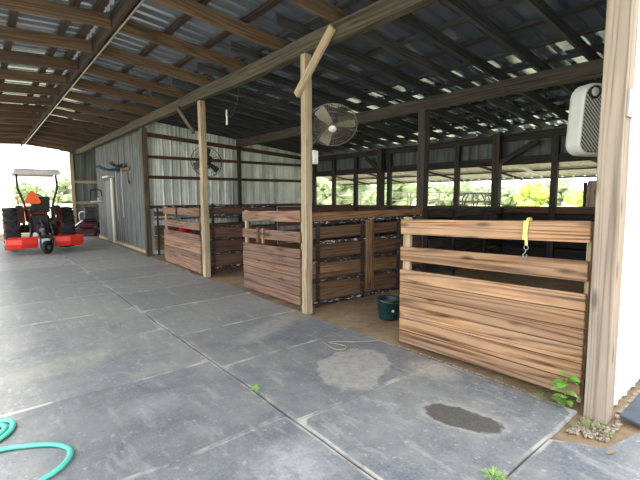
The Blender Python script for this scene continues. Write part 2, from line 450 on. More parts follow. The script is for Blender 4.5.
MB().bar((RIDGE_X + 0.03, Y0, rz(RIDGE_X) + 0.09), (RIDGE_X + 0.03, Y1, rz(RIDGE_X) + 0.09), 0.04, 0.19).build('ridge_board', 'purlin', roof)
yk = 6.05 - 4 * 1.17
while yk < Y1 - 0.1:
    MB().bar((RIDGE_X + 0.05, yk, rz(RIDGE_X) + RAFT_H / 2), (BEAM_X + 0.30, yk, rz(BEAM_X + 0.30) + RAFT_H / 2), 0.05, RAFT_H).build('rafter', 'rafter', roof)
    MB().bar((EAVE_L + 0.1, yk, rz(EAVE_L + 0.1) + RAFT_H / 2), (RIDGE_X, yk, rz(RIDGE_X) + RAFT_H / 2), 0.05, RAFT_H).build('rafter', 'rafter', roof)
    yk += 1.17
yk = 3.11 - 4 * 0.585
while yk < Y1 - 0.1:
    xe = EAVE_R - 0.1 if yk < FARW_Y + 0.3 else 3.75
    MB().bar((BEAM_X - 0.42, yk + 0.06, rz(BEAM_X - 0.42) + RAFT_H / 2 + 0.02), (xe, yk + 0.06, rz(xe) + RAFT_H / 2 + 0.02), 0.045, RAFT_H - 0.04).build('rafter', 'rafter_old', roof)
    yk += 0.585
for i, x in enumerate([1.62, 2.19, 2.76, 3.33, 3.9, 4.47, 5.04, 5.61, 6.18, 6.75, 7.32, 7.89, 8.46, 9.03, 9.6, 1.3, 1.05, 0.48, -0.09, -0.66, -1.23]):
    z = rz(x) + RAFT_H + 0.022
    MB().bar((x, Y0, z), (x, Y1, z), 0.085, 0.042).build('purlin', 'purlin' if x < 3.3 else 'rafter_old', roof)
MB().tube([(RIDGE_X + 0.08, Y0 + .2, rz(RIDGE_X) - 0.03), (RIDGE_X + 0.08, Y1, rz(RIDGE_X) - 0.03)], 0.012, 8).build('conduit', 'steel', roof)

# ------------------------------------------------------------------ walls
# back wall of the stalls (right side of the barn)
bw = thing('wall_right', (BW_X, 0, 0), 'back wall of the stalls, dark planks below a long opening', 'wall', kind='structure')
mb = MB(); z = 0.0
for h in (0.25, 0.25, 0.25, 0.25, 0.25):
    mb.bar((0.04, 0.85, z + h / 2), (0.04, FARW_Y, z + h / 2 - (0.02 if z > .8 else 0)), 0.04, h + 0.024); z += h
mb.build('plank_siding', 'siding_dark', bw)
MB().bar((-0.01, 0.85, 1.29), (-0.01, FARW_Y, 1.20), 0.05, 0.14).build('sill_board', 'red_brown', bw, 0.004)
MB().bar((0, 0.85, 2.31), (0, FARW_Y, 2.31), 0.06, 0.17).build('header_board', 'dark_wood', bw)
MB().bar((0, 0.85, 2.82), (0, FARW_Y, 2.82), 0.09, 0.16).build('top_plate', 'dark_wood', bw)
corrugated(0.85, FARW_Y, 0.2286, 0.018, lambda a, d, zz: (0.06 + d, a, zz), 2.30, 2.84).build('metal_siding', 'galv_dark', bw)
for y in (11.22, 10.20, 9.18, 7.82, 6.72, 5.67, 3.46, 2.3, 1.3):
    MB().bar((-0.02, y, 0), (-0.02, y, 2.76), 0.09, 0.12, up=(0, 1, 0)).build('stud', 'dark_wood', bw)
# lifted metal awning outside the opening
aw = thing('awning', (BW_X + 0.1, 0, 2.28), 'propped-up metal awning flap hanging outside the long stall opening', 'awning')
corrugated(0.9, FARW_Y, 0.2286, 0.014, lambda a, d, t: (0.02 + t, a, -0.235 * t + d + 0.02), 0.0, 1.3).build('metal_sheet', 'awning', aw, solid=0.003)
for t in (0.05, 0.62, 1.25):
    MB().bar((0.02 + t, 0.9, -0.235 * t - 0.01), (0.02 + t, FARW_Y, -0.235 * t - 0.01), 0.05, 0.035).build('awning_rail', 'rafter_old', aw)
for y, dy in ((10.6, -0.75), (8.9, -0.55), (6.9, -0.6), (5.2, -.5), (2.9, -.5)):
    MB().bar((0.02, y, -0.02), (1.2, y + dy, -0.32), 0.035, 0.05).build('prop_stick', 'rafter_old', aw)
for y, dy in ((7.55, -0.55), (4.45, -0.35)):
    MB().bar((0.02, y, -0.02), (0.85, y + dy, -0.26), 0.03, 0.05).build('prop_stick', 'white_wall', aw)

# corrugated wall at the far end of the stalls
fw = thing('wall_far', (0, FARW_Y, 0), 'galvanised ribbed wall with three brown rails at the far end of the stalls', 'wall', kind='structure')
def fw_sheet(a, d, e):
    zt = rz(a) + topo - 0.02
    return (a, 0.06 - d, 0.0 if e == 0 else zt)
corrugated(3.42, BW_X, 0.2286, 0.018, fw_sheet, 0, 1).build('metal_siding', 'galv', fw)
for z, t in ((1.62, 0), (2.05, 0), (2.52, 0)):
    zz = {1.62: 1.28, 2.05: 2.07, 2.52: 2.60}[z]
    MB().bar((3.42, 0.02, zz), (BW_X, 0.02, zz), 0.05, 0.08, up=(0, 0, 1)).build('wall_rail', 'rail_wood', fw)
MB().bar((3.42, 0.02, rz(3.42) - 0.34), (BW_X, 0.02, rz(BW_X) - 0.08), 0.05, 0.11).build('wall_rail', 'rail_wood', fw)
for x in (6.1,):
    MB().bar((x, -0.02, 0), (x, -0.02, rz(x)), 0.09, 0.09, up=(0, 1, 0)).build('stud', 'dark_wood', fw)

# tool-room wall along the aisle
TR_X, TR_Y0, TR_Y1 = 3.47, FARW_Y + 0.12, 17.6
tw = thing('wall_aisle', (TR_X, 0, 0), 'grey ribbed metal wall of the closed tool room along the aisle', 'wall', kind='structure')
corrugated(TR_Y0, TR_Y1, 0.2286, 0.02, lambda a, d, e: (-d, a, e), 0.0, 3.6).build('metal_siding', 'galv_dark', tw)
MB().bar((0.05, TR_Y1, 0), (0.05, TR_Y1, 3.3), 0.1, 0.1, up=(0, 1, 0)).build('corner_stud', 'post', tw)
MB().bar((-0.03, TR_Y0, 0.04), (-0.03, TR_Y1, 0.04), 0.04, 0.09).build('bottom_plate', 'post', tw)
corrugated(TR_X + 0.03, 6.0, 0.2286, 0.018, lambda a, d, e: (a - TR_X, TR_Y1 + 0.06 - d, e), 0.0, 3.25).build('end_siding', 'galv_dark', tw)
# alcove wall beyond the tool room
al = thing('wall_alcove', (0, 20.4, 0), 'tan ribbed end wall with rails in the bay behind the tool room', 'wall', kind='structure')
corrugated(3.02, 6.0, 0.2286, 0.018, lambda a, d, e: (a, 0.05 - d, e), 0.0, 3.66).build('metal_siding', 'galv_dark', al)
for z in (1.3, 2.2):
    MB().bar((3.02, 0, z), (6.0, 0, z), 0.05, 0.12).build('wall_rail', 'post', al)
MB().bar((3.06, -0.02, 0), (3.06, -0.02, 3.36), 0.12, 0.12, up=(0, 1, 0)).build('corner_stud', 'post', al)
# white end wall outside, next to the right-hand post
ew = thing('wall_end', (0, 0.86, 0), 'white ribbed metal end wall of the barn beside the front post', 'wall', kind='structure')
corrugated(3.36, 9.1, 0.2286, 0.016, lambda a, d, e: (a, -d, 0.0 if e == 0 else rz(a) + topo - 0.02), 0, 1).build('metal_siding', 'white_wall', ew, solid=0.003)

# narrow white door in the tool-room wall
d1 = thing('door_1', (TR_X - 0.03, 15.2, 0), 'narrow white-trimmed door in the grey tool-room wall', 'door', kind='structure')
MB().box((-0.01, 0.52, 1.05), (0.03, 0.86, 2.1)).build('door_panel', 'galv_dark', d1)
MB().box((-0.025, -0.05, 1.09), (0.05, 0.26, 2.18)).build('door_trim', 'trim', d1, 0.004)
MB().box((-0.10, 0.1, 2.22), (0.2, 0.8, 0.06)).build('door_trim', 'trim', d1, 0.004)

# ------------------------------------------------------------------ posts and beams
def post(x, y, top, w, label, mat='post', lean=(0, 0)):
    t = thing('support_post', (x, y, -0.02), label, 'post')
    MB().bar((0, 0, 0), (lean[0], lean[1], top + 0.02), w, w, up=(0, 1, 0), cuts=6, wob=0.012).build('shaft', mat, t, 0.006)
    return t
pr = post(3.275, 0.88, 3.3, 0.142, 'broad pale grey post against the white end wall, holding the near gate', 'post_grey', (0, 0.045))
MB().box((0.005, -0.052, 2.16), (0.13, 0.012, 0.17)).build('metal_plate', 'steel', pr)
pc = post(3.285, 4.27, BEAM_B, 0.104, 'tall pale tan post carrying the big round wire fan', 'post')
MB().bar((-0.079, 0.10, 2.86), (-0.079, -0.60, 3.48), 0.05, 0.10).build('knee_brace', 'post', pc, 0.004)
pl = post(3.30, 7.50, BEAM_B, 0.112, 'tan post with the small dark fan behind it, between second and far gates', 'post')
MB().bar((-0.085, 0.2, 2.8), (-0.085, 0.95, 3.36), 0.045, 0.09).build('knee_brace', 'beam', pl, 0.004)
post(3.36, FARW_Y, BEAM_B, 0.14, 'brown corner post where the ribbed wall meets the grey tool room', 'beam')
ip = post(6.05, 4.5, 3.03, 0.15, 'dark post inside the stalls at the end of the pipe-framed divider', 'dark_wood')
post(6.05, 7.8, 3.03, 0.14, 'dark inner post behind the second gate under the inner beam', 'dark_wood')
b2 = post(BW_X - 0.135, 8.05, 2.9, 0.17, 'thick dark post in the back-wall opening right of the big fan', 'dark_wood')
MB().bar((0.0, 0.05, 2.35), (0.0, 0.6, 2.70), 0.05, 0.10).build('knee_brace', 'dark_wood', b2)
b3 = post(BW_X - 0.13, 4.62, 2.9, 0.16, 'thick dark post in the back-wall opening above the near gate', 'dark_wood')
MB().bar((0.0, -0.05, 2.3), (0.0, -0.85, 2.70), 0.05, 0.11).build('knee_brace', 'dark_wood', b3)
tag(MB().bar((BEAM_X, 0.7, (BEAM_B + BEAM_T) / 2), (BEAM_X, 21.8, (BEAM_B + BEAM_T) / 2 + 0.02), 0.12, 0.2, cuts=24, wob=0.03).build('header_beam', 'beam', bevel=0.006),
    'long olive-brown header beam running over the aisle posts', 'beam')
tag(MB().bar((6.05, 0.9, 3.13), (6.05, FARW_Y - 0.05, 3.13), 0.12, 0.2, cuts=12, wob=0.02).build('header_beam', 'dark_wood'),
    'dark inner header beam over the middle of the stalls', 'beam')

# ------------------------------------------------------------------ stall gates
def gate(y0, y1, x0, x1, label, mat, tilt, h=1.33, planks=6, top=True):
    """front gate from the far end y1 to the near end y0; local x runs from far end towards the camera"""
    L = math.hypot(y1 - y0, x1 - x0)
    g = thing('stall_gate', (x1, y1, 0.0), label, 'gate', None, (0, 0, math.atan2(y0 - y1, x0 - x1)))
    t = tilt
    def b(name, z, hh, dy=0.0, sag=0.0, l0=0.0):
        return MB().bar((l0, dy, z + l0 * t), (L, dy, z + t * L + sag), 0.038, hh, cuts=3, wob=0.006).build(name, mat, g, 0.004)
    b('top_rail', h - 0.078, 0.152, -0.019)
    b('middle_rail', h - 0.36, 0.146, -0.019)
    pm = MB(); z = 0.015; ph = (h - 0.535) / planks
    for i in range(planks):
        zz = z + ph * (i + 0.5)
        pm.bar((0, -0.019 + R.uniform(-.004, .004), zz), (L, -0.019 + R.uniform(-.004, .004), zz + t * L), 0.036, ph - 0.006, cuts=3, wob=0.004)
    pm.build('plank_panel', mat, g, 0.004)
    for xx, sw in ((0.05, 0.09), (L - 0.016, 0.03)):
        MB().bar((xx, 0.02, 0.03), (xx, 0.02, h + (0.02 if sw > .05 else -0.01) + t * xx), sw, 0.04, up=(0, 1, 0)).build('stile', 'post', g, 0.004)
    return g, L
g1, L1 = gate(1.005, 2.74, 3.31, 3.37, 'closed bright pine board gate with yellow strap, beside the grey front post', 'pine', 0.035, 1.315)
g2, L2 = gate(4.36, 6.18, 3.27, 3.42, 'weathered board gate left of the tall post with the big fan', 'pine_old', 0.035, 1.305)
for xx in (0.62, 0.80):
    MB().bar((xx, -0.06, 0.84), (xx, -0.06, 1.07), 0.05, 0.03, up=(0, 1, 0)).build('latch_block', 'brown', g2)
lb = [c for c in g2.children if c.name.startswith('latch_block')][0]
MB().bar((0.55, -0.085, 0.98), (1.0, -0.085, 0.985), 0.012, 0.03).build('latch_bolt', 'black_pipe', lb)
g3, L3 = gate(7.62, 10.05, 3.27, 3.40, 'far weathered board gate with a small dark latch on its top rail', 'pine_old', 0.012, 1.30)
MB().box((1.05, -0.05, 1.24), (0.05, 0.03, 0.16)).build('latch', 'black_pipe', g3)
MB().box((1.05, -0.06, 1.13), (0.1, 0.03, 0.05)).build('latch', 'black_pipe', g3)

# ------------------------------------------------------------------ stall dividers
def divider(y, x0, x1, label, rails, mat, boards, stiles, topb=None, foot=0.02):
    t = thing('stall_divider', (x0, y, 0), label, 'partition')
    L = x1 - x0
    for (za, zb, hh) in boards:
        MB().bar((0.02, 0.03, za), (L, 0.03, zb), 0.035, hh, cuts=3, wob=0.008).build('board', mat, t, 0.003)
    for ri, (za, zb) in enumerate(rails):
        MB().bar((0, -0.005, za), (L, -0.005, zb), 0.03, 0.045, chip=1.0 if ri in (0, 1, len(rails) - 1) else 0.45).build('pipe_rail', 'iron', t, 0.003)
    for x, w, m, z0, z1 in stiles:
        MB().bar((x, -0.012 if m == 'iron' else -0.03, z0), (x, -0.012 if m == 'iron' else -0.03, z1), w, 0.035, up=(0, 1, 0), chip=0.12).build('stile', m, t, 0.003)
    return t, L
d1t, _ = divider(4.40, 3.44, 5.95, 'pipe-framed board divider with flaking paint behind the tall fan post',
                 [(1.18, 1.22), (0.91, 0.90), (0.65, 0.60), (0.38, 0.31), (0.05, 0.01)], 'brown',
                 [(1.265, 1.275, 0.12), (1.045, 1.06, 0.16), (0.79, 0.76, 0.20), (0.52, 0.46, 0.20), (0.22, 0.17, 0.28)],
                 [(0.13, 0.045, 'iron', 0.0, 1.2), (1.0, 0.04, 'iron', 0.0, 1.2), (1.84, 0.04, 'iron', 0.0, 1.2), (1.14, 0.16, 'brown', 0.08, 1.2), (2.5, 0.09, 'dark_wood', 0, 1.3)])
divider(4.42, 6.16, 8.88, 'plain dark board divider running on to the back wall',
        [], 'dark_wood', [(1.25, 1.24, 0.16), (0.95, 0.95, 0.2), (0.62, 0.62, 0.28), (0.28, 0.28, 0.3)], [(0.75, 0.09, 'dark_wood', 0, 1.28), (1.9, 0.09, 'dark_wood', 0, 1.28)])
divider(7.60, 3.42, 5.0, 'dark pipe-framed divider with red-brown boards beside the post with the small fan',
        [(1.36, 1.34), (1.19, 1.17), (0.96, 0.93), (0.70, 0.68), (0.42, 0.40), (0.14, 0.12)], 'red_brown',
        [(1.27, 1.26, 0.12), (0.84, 0.82, 0.20), (0.57, 0.55, 0.22), (0.28, 0.27, 0.24), (0.07, 0.07, 0.14)],
        [(0.08, 0.05, 'iron', 0.0, 1.42), (1.55, 0.05, 'iron', 0, 1.38)])
divider(7.62, 5.05, 8.88, 'long red-brown board divider behind the weathered middle gate',
        [], 'red_brown', [(1.25, 1.22, 0.16), (0.98, 0.98, 0.18), (0.66, 0.66, 0.28), (0.28, 0.28, 0.36)], [(0.9, 0.09, 'dark_wood', 0, 1.3), (2.4, 0.09, 'dark_wood', 0, 1.3)])
divider(11.16, 3.48, 6.4, 'farthest pipe-framed divider standing before the ribbed wall',
        [(1.27, 1.27), (0.96, 0.96), (0.5, 0.5)], 'brown', [(1.1, 1.1, 0.12), (0.66, 0.66, 0.26), (0.30, 0.30, 0.34)],
        [(0.1, 0.05, 'iron', 0, 1.3), (1.3, 0.05, 'iron', 0, 1.3), (2.8, 0.05, 'iron', 0, 1.3)])

# ------------------------------------------------------------------ rubber mats in the aisle
def rubber_mat(x0, x1, y0, y1, label, k0=0.0, k1=0.0, rot=0.0, top=None):
    nx, ny = 22, 14; mb = MB(); vs = []
    cx, cy = (x0 + x1) / 2, (y0 + y1) / 2; sd = R.uniform(0, 99)
    for lay in (1, 0):
        for j in range(ny + 1):
            for i in range(nx + 1):
                u, v = i / nx, j / ny
                x = x0 + (x1 - x0) * u; ya_, yb_ = y0 + k0 * (u - 0.5), y1 + k1 * (u - 0.5)
                if top: yb_ = top(x)
                y = ya_ + (yb_ - ya_) * v
                e = min(u, 1 - u, v, 1 - v)
                x += 0.018 * mnoise.noise((y * 1.9, 3.3, 1)); y += 0.022 * mnoise.noise((x * 1.7, y * 1.2, 5))
                z = 0.0
                if lay:
                    z = 0.004 + 0.004 * mnoise.noise((x * 2.3, y * 2.3, sd)) + max(0, 0.10 - e) * 0.09 * (0.3 + max(0, mnoise.noise((x * 1.3, y * 1.3, sd + 4))))
                    if e <= 0: z -= 0.003
                else: z = -0.012
                vs.append((x - cx, y - cy, z))
    W = nx + 1; N = W * (ny + 1); fs = []
    for j in range(ny):
        for i in range(nx):
            q = (j * W + i, j * W + i + 1, (j + 1) * W + i + 1, (j + 1) * W + i)
            fs.append(q); fs.append(tuple(N + a for a in q[::-1]))
    bd = [i for i in range(W)] + [j * W + nx for j in range(1, ny + 1)] + [ny * W + i for i in range(nx - 1, -1, -1)] + [j * W for j in range(ny - 1, 0, -1)]
    for a, b in zip(bd, bd[1:] + bd[:1]): fs.append((a, N + a, N + b, b))
    mb._add(vs, fs)
    for j in range(ny + 1):
        for i in range(nx + 1):
            if i in (0, nx) or j in (0, ny): mb.chip[j * W + i] = mb.chip[N + j * W + i] = 1.0
    o = mb.build('rubber_mat', 'mat', None, smooth=False)
    o.location = (cx, cy, 0); o.rotation_euler = (0, 0, rot)
    return tag(o, label, 'mat', 'rubber mats paving the aisle')
G = 0.004
yb = [0.99, 2.17, 3.36, 4.44, 5.74, 6.98, 8.25, 9.55, 10.85, 12.1, 13.35, 14.6, 15.85, 17.1, 18.4]
labB = ['grey rubber mat with a dark damp oval patch, in front of the pine gate',
        'grey rubber mat with a broad pale dust stain, before the open near stall',
        'grey rubber mat with pale dust streaks, at the foot of the tall fan post',
        'grey rubber mat in front of the weathered middle gate',
        'grey rubber mat reaching from the middle gate towards the second stall opening',
        'grey rubber mat at the foot of the post with the small dark fan',
        'grey rubber mat before the near half of the far gate',
        'grey rubber mat before the far end of the far gate',
        'grey rubber mat at the brown corner post of the tool room',
        'grey rubber mat along the near part of the tool-room wall',
        'grey rubber mat along the tool-room wall, right of the red implement',
        'grey rubber mat before the white-trimmed door of the tool room',
        'grey rubber mat beyond the white-trimmed door, along the tool-room wall',
        'grey rubber mat at the far corner of the tool room, before the dark mower']
kb = [R.uniform(-0.05, 0.03) for _ in yb]
for i in range(len(yb) - 1):
    xr = 3.215 if i in (0, 1, 2, 3, 5, 8) else 3.27
    rubber_mat(1.580 + G, xr, yb[i] + G, yb[i + 1] - G, labB[i], kb[i], kb[i + 1])
ya = [1.08, 2.30, 3.56, 4.78, 6.00, 7.22, 8.42, 9.60, 10.85, 12.1, 13.35, 14.6, 15.85, 17.1, 18.4]
labA = ['pale scuffed rubber mat nearest the camera, left of the mat with the damp patch',
        'grey rubber mat crossed by the teal hose, with a small weed at its edge',
        'dusty grey rubber mat with white streaks, just beyond the teal hose',
        'second grey rubber mat beyond the teal hose on the left side of the aisle',
        'third grey rubber mat beyond the teal hose on the left side of the aisle',
        'fourth grey rubber mat beyond the teal hose on the left side of the aisle',
        'fifth grey rubber mat beyond the teal hose on the left side of the aisle',
        'third grey rubber mat in front of the red implement',
        'second grey rubber mat in front of the red implement',
        'grey rubber mat just in front of the small wheel of the red implement',
        'grey rubber mat under the red implement and the tractor tail',
        'grey rubber mat under the rear wheels of the tractor',
        'grey rubber mat under the front of the tractor',
        'farthest grey rubber mat in the sunlit end of the aisle beyond the tractor']
ka = [R.uniform(-0.06, 0.02) for _ in ya]
for i in range(len(ya) - 1):
    rubber_mat(-0.28, 1.565 - G, ya[i] + G, ya[i + 1] - G, labA[i], ka[i], ka[i + 1])
rubber_mat(2.02, 3.25, -0.30, 1.0, 'bluish grey rubber mat outside the front post with a dry leaf on it', top=lambda x: 0.978 if x < 2.7 else max(0.72 - max(0, x - 2.87) * 0.25, 0.978 - (x - 2.7) * 1.6))
o = MB(); o.box((0, 0, 0), (1.0, 0.24, 0.02)); o = o.build('rubber_scrap', 'tarp', None, 0.004)
o.location = (3.80, 0.645, 0.03); o.rotation_euler = (math.radians(8), math.radians(-1), 0)
tag(o, 'dark bluish rubber scrap lying on gravel beside the white wall', 'mat')

#PART2
# ------------------------------------------------------------------ fans
def wire_fan(loc, n, rad, label, wire, blade_ang, nb, post_pt, w_r, wires=40):
    t = thing('cage_fan', loc, label, 'fan')
    n = Vector(n).normalized(); a = Vector((0, 0, 1)).cross(n).normalized(); b = n.cross(a)   # a: to the viewer's right, b: up
    P = lambda u, v, w: a * u + b * v + n * w
    ring = lambda r, w, k=40: [P(r * math.cos(2 * PI * i / k), r * math.sin(2 * PI * i / k), w) for i in range(k)]
    MB().tube(ring(rad, 0.0, 56), 0.008, 6, closed=True).build('rim', wire, t, smooth=True)
    for side, nm in ((1, 'front_guard'), (-1, 'rear_guard')):
        g = MB(); dome = lambda r: side * 0.075 * (1 - (r / rad) ** 4)
        for r in (0.25, 0.5, 0.75):
            g.tube(ring(rad * r, dome(rad * r), 36), w_r, 4, closed=True)
        for i in range(wires):
            th = 2 * PI * i / wires
            g.tube([P(math.cos(th) * rad * q, math.sin(th) * rad * q, dome(rad * q)) for q in (0.16, 0.4, 0.65, 0.85, 1.0)], w_r, 3, caps=False)
        gd = g.build(nm, wire, t)
        if side > 0: front = gd
    MB().lathe([(0.0, 0.085), (0.05, 0.085), (0.055, 0.07), (0.055, 0.06)], (0, 0, 0), n, 20).build('badge', 'white_pl' if wire == 'wire' else 'fan_dark', front, smooth=True)
    mot = MB().lathe([(0.05, -0.06), (0.075, -0.075), (0.08, -0.2), (0.06, -0.23), (0.0, -0.23)], (0, 0, 0), n, 20).build('motor', 'fan_dark', t, smooth=True)
    MB().lathe([(0.03, 0.05), (0.045, 0.04), (0.045, -0.02), (0.03, -0.04)], (0, 0, 0), n, 16).build('hub', 'fan_dark', mot, smooth=True)
    for i in range(nb):
        th = math.radians(blade_ang + i * 360 / nb); c, s = math.cos(th), math.sin(th); m = MB(); vs = []
        for q, w0 in ((0.035, 0.035), (0.3 * rad, 0.05), (0.65 * rad, 0.075), (0.88 * rad, 0.08), (0.93 * rad, 0.06)):
            for sg in (-1, 1):
                tw = 0.45
                for th2 in (-0.003, 0.003):
                    vs.append(P(c * q - s * sg * w0 * math.cos(tw), s * q + c * sg * w0 * math.cos(tw), sg * w0 * math.sin(tw) * 0.7 + th2))
        fs = [(0, 1, 3, 2), (16, 18, 19, 17)]
        for k in range(4):
            o = 4 * k
            fs += [(o, o + 2, o + 6, o + 4), (o + 1, o + 5, o + 7, o + 3), (o, o + 4, o + 5, o + 1), (o + 2, o + 3, o + 7, o + 6)]
        m._add(vs, fs).build('blade', 'blade' if wire == 'wire' else 'fan_dark', t)
    pp = Vector(post_pt) - Vector(loc)
    k = MB(); k.tube([P(0, 0, -0.21), P(-0.02, -0.08, -0.22), pp + Vector((0.06, 0, 0.0)), pp], 0.014, 8)
    k.box(tuple(pp), (0.02, 0.08, 0.16)); k.build('bracket', 'wire' if wire == 'wire' else 'fan_dark', t)
    return t
wire_fan((3.64, 4.17, 2.48), (-0.45, -0.55, -0.70), 0.325, 'big round wire cage fan with pale blades on the tall pale post', 'wire', 127, 3, (3.352, 4.27, 2.25), 0.0020, 64)
wire_fan((3.56, 7.95, 2.25), (-0.62, -0.70, -0.35), 0.31, 'smaller dark cage fan half hidden behind the second aisle post', 'black_pipe', 80, 3, (3.37, 7.53, 2.1), 0.0024, 28)
# boxy louvred fan hanging behind the front post
bf = thing('box_fan', (3.50, 1.185, 2.125), 'pale grey plastic box fan with diagonal black louvres beside the front post', 'fan', None, (math.radians(2), math.radians(1.5), math.radians(-30)))
def rrect(w, h, r, n=6, x0=0, z0=0):
    out = []
    for cx, cz, a0 in ((w - r, h / 2 - r, 0), (r, h / 2 - r, 90), (r, -h / 2 + r, 180), (w - r, -h / 2 + r, 270)):
        for i in range(n + 1):
            a = math.radians(a0 + 90 * i / n); out.append((x0 + cx + r * math.cos(a), z0 + cz + r * math.sin(a)))
    return out
W, H = 0.46, 0.53
def loft(rings, name, mat, par, cap0=True, cap1=True):
    vs = [p for rg in rings for p in rg]; n = len(rings[0]); fs = []
    for i in range(len(rings) - 1):
        for k in range(n): fs.append((i * n + k, i * n + (k + 1) % n, (i + 1) * n + (k + 1) % n, (i + 1) * n + k))
    if cap0: fs.append(tuple(range(n))[::-1])
    if cap1: fs.append(tuple((len(rings) - 1) * n + k for k in range(n)))
    return MB()._add(vs, fs).build(name, mat, par)
rg = lambda ins, y: [(x, y, z) for x, z in rrect(W - 2 * ins, H - 2 * ins, 0.09 - ins * 0.6, 6, ins, 0)]
loft([rg(0.05, 0.155), rg(0.012, 0.148), rg(0.0, 0.12), rg(0.0, 0.02), rg(0.010, 0.0), rg(0.020, 0.0), rg(0.026, 0.03)], 'housing', 'grey_pl', bf, True, False)
loft([rg(0.026, 0.035), rg(0.026, 0.05)], 'grille_back', 'black_pl', bf)
mb = MB()
for i in range(-14, 30):
    x0 = 0.04 + i * 0.03; p, q = Vector((x0, 0.018, 0.24)), Vector((x0 + 0.52, 0.018, -0.28))
    t0 = max(0, (0.035 - p.x) / 0.52); t1 = min(1, (W - 0.035 - p.x) / 0.52)
    t0 = max(t0, 0.02); t1 = min(t1, (0.24 + 0.235) / 0.52)
    if t1 - t0 > 0.04: mb.bar(p.lerp(q, t0), p.lerp(q, t1), 0.008, 0.006, up=(0, 1, 0))
mb.build('louvre_grille', 'grey_pl', bf)
MB().lathe([(0.0, 0.0), (0.03, 0.0), (0.034, 0.012), (0.034, 0.03)], (0.095, 0.0, 0.2), (0, 1, 0), 20).build('dial', 'grey_pl', bf, smooth=True)
MB().lathe([(0.034, 0.0), (0.046, -0.004), (0.05, 0.01), (0.05, 0.03), (0.036, 0.03)], (0.095, 0.0, 0.2), (0, 1, 0), 24, closed=True).build('dial_ring', 'black_pl', [c for c in bf.children if c.name.startswith('dial')][0], smooth=True)
MB().bar((0.32, 0.02, -0.1), (0.045, -0.29, -0.1), 0.02, 0.05).build('mount_arm', 'black_pl', bf)
# white box on the post
wb = thing('outlet_box', (3.395, 4.245, 2.06), 'small white plastic box on the tall post just below the big fan', 'box')
MB().box((0, 0, 0), (0.095, 0.07, 0.18)).build('cover', 'white_pl', wb, 0.015)
MB().box((-0.02, -0.03, -0.04), (0.05, 0.03, 0.05)).build('flap', 'white_pl', wb, 0.004)
# dangling cord
hc = thing('hanging_cord', (3.375, 6.2, 3.34), 'thin cord with a pale end dangling from the olive header beam', 'cord')
MB().tube(spline([(0, 0, 0.0), (0.01, 0.03, -0.15), (0.01, 0.16, -0.34), (0.02, 0.33, -0.42), (0.03, 0.50, -0.36)]), 0.007, 6).build('cable', 'black_pl', hc, smooth=True)
MB().tube([(0.03, 0.50, -0.28), (0.03, 0.50, -0.36), (0.03, 0.49, -0.45), (0.03, 0.50, -0.54)], [0.014, 0.02, 0.015, 0.018], 8).build('plug', 'white_pl', hc, smooth=True)

# ------------------------------------------------------------------ small things around the gates
bk = thing('bucket', (3.93, 3.40, 0.0), 'dark green rubber bucket on the dirt floor behind the end of the pine gate', 'bucket')
MB().lathe([(0.0, 0.005), (0.125, 0.005), (0.128, 0.02), (0.15, 0.235), (0.158, 0.24), (0.158, 0.262), (0.148, 0.262), (0.142, 0.24), (0.121, 0.03), (0.0, 0.03)], (0, 0, 0), (0, 0, 1), 28).build('shell', 'bucket', bk, smooth=True)
MB().lathe([(0.0, 0.20), (0.138, 0.20), (0.138, 0.195), (0.0, 0.195)], (0, 0, 0), (0, 0, 1), 28).build('water', 'bucket_in', bk)
MB().tube([(0.16 * math.cos(a), -0.05 * math.sin(a) - 0.13 * math.sin(a), 0.25 - 0.02 * math.sin(a)) for a in [PI * i / 14 for i in range(15)]], 0.004, 6).build('bail_handle', 'steel', bk)
MB().lathe([(0.0, 0.0), (0.016, 0.0), (0.016, 0.006), (0.0, 0.006)], (-0.07, -0.128, 0.13), (-0.45, -0.87, -0.1), 12).build('sticker', 'white_pl', bk)

ys = thing('lead_strap', (3.288, 1.44, 1.36), 'yellow strap with a metal snap looped over the top rail of the pine gate', 'strap')
sl = MB(); pts = spline([(0.055, 0, -0.12), (0.052, 0.004, -0.01), (0.045, 0.002, 0.018), (0.0, -0.002, 0.018), (-0.016, 0, -0.012), (-0.016, 0.006, -0.09), (-0.014, 0.002, -0.15), (-0.012, 0.0, -0.195)], 5)
for p, q in zip(pts, pts[1:]): sl.bar(p, Vector(q) + (Vector(q) - Vector(p)) * 0.15, 0.022, 0.004, up=(1, 0.0, 0.01) if abs(q[2] - p[2]) > abs(q[0] - p[0]) else (0, 0, 1))
sl.build('webbing', 'yellow', ys)
sl = MB(); sl.bar((-0.020, 0.014, 0.0), (-0.018, 0.020, -0.15), 0.022, 0.004, up=(1, 0, 0)); sl.build('strap_end', 'yellow', ys)
ring = MB(); ring.tube([(-0.014, 0.016 * math.cos(a), -0.212 + 0.018 * math.sin(a)) for a in [2 * PI * i / 16 for i in range(16)]], 0.0035, 6, closed=True); rgo = ring.build('ring', 'steel', ys, smooth=True)
sn = MB(); sn.tube(spline([(-0.014, 0.0, -0.225), (-0.016, 0.004, -0.25), (-0.016, 0.02, -0.27), (-0.016, 0.012, -0.292), (-0.016, -0.006, -0.285), (-0.016, -0.008, -0.265)], 4), 0.005, 6); sn.build('snap_hook', 'steel', rgo, smooth=True)

rb = thing('red_bucket', (3.60, 9.25, 0.60), 'red plastic bucket hung behind the rails of the far gate', 'bucket')
MB().lathe([(0.0, 0.0), (0.13, 0.0), (0.155, 0.26), (0.165, 0.265), (0.165, 0.285), (0.15, 0.285), (0.125, 0.02), (0.0, 0.02)], (0, 0, 0), (0, 0, 1), 24).build('shell', 'redp', rb, smooth=True)
MB().tube([(0.0, -0.16, 0.27), (-0.12, -0.10, 0.42), (-0.19, 0.0, 0.47), (-0.12, 0.10, 0.42), (0.0, 0.16, 0.27)], 0.006, 6).build('bail_handle', 'steel', rb)

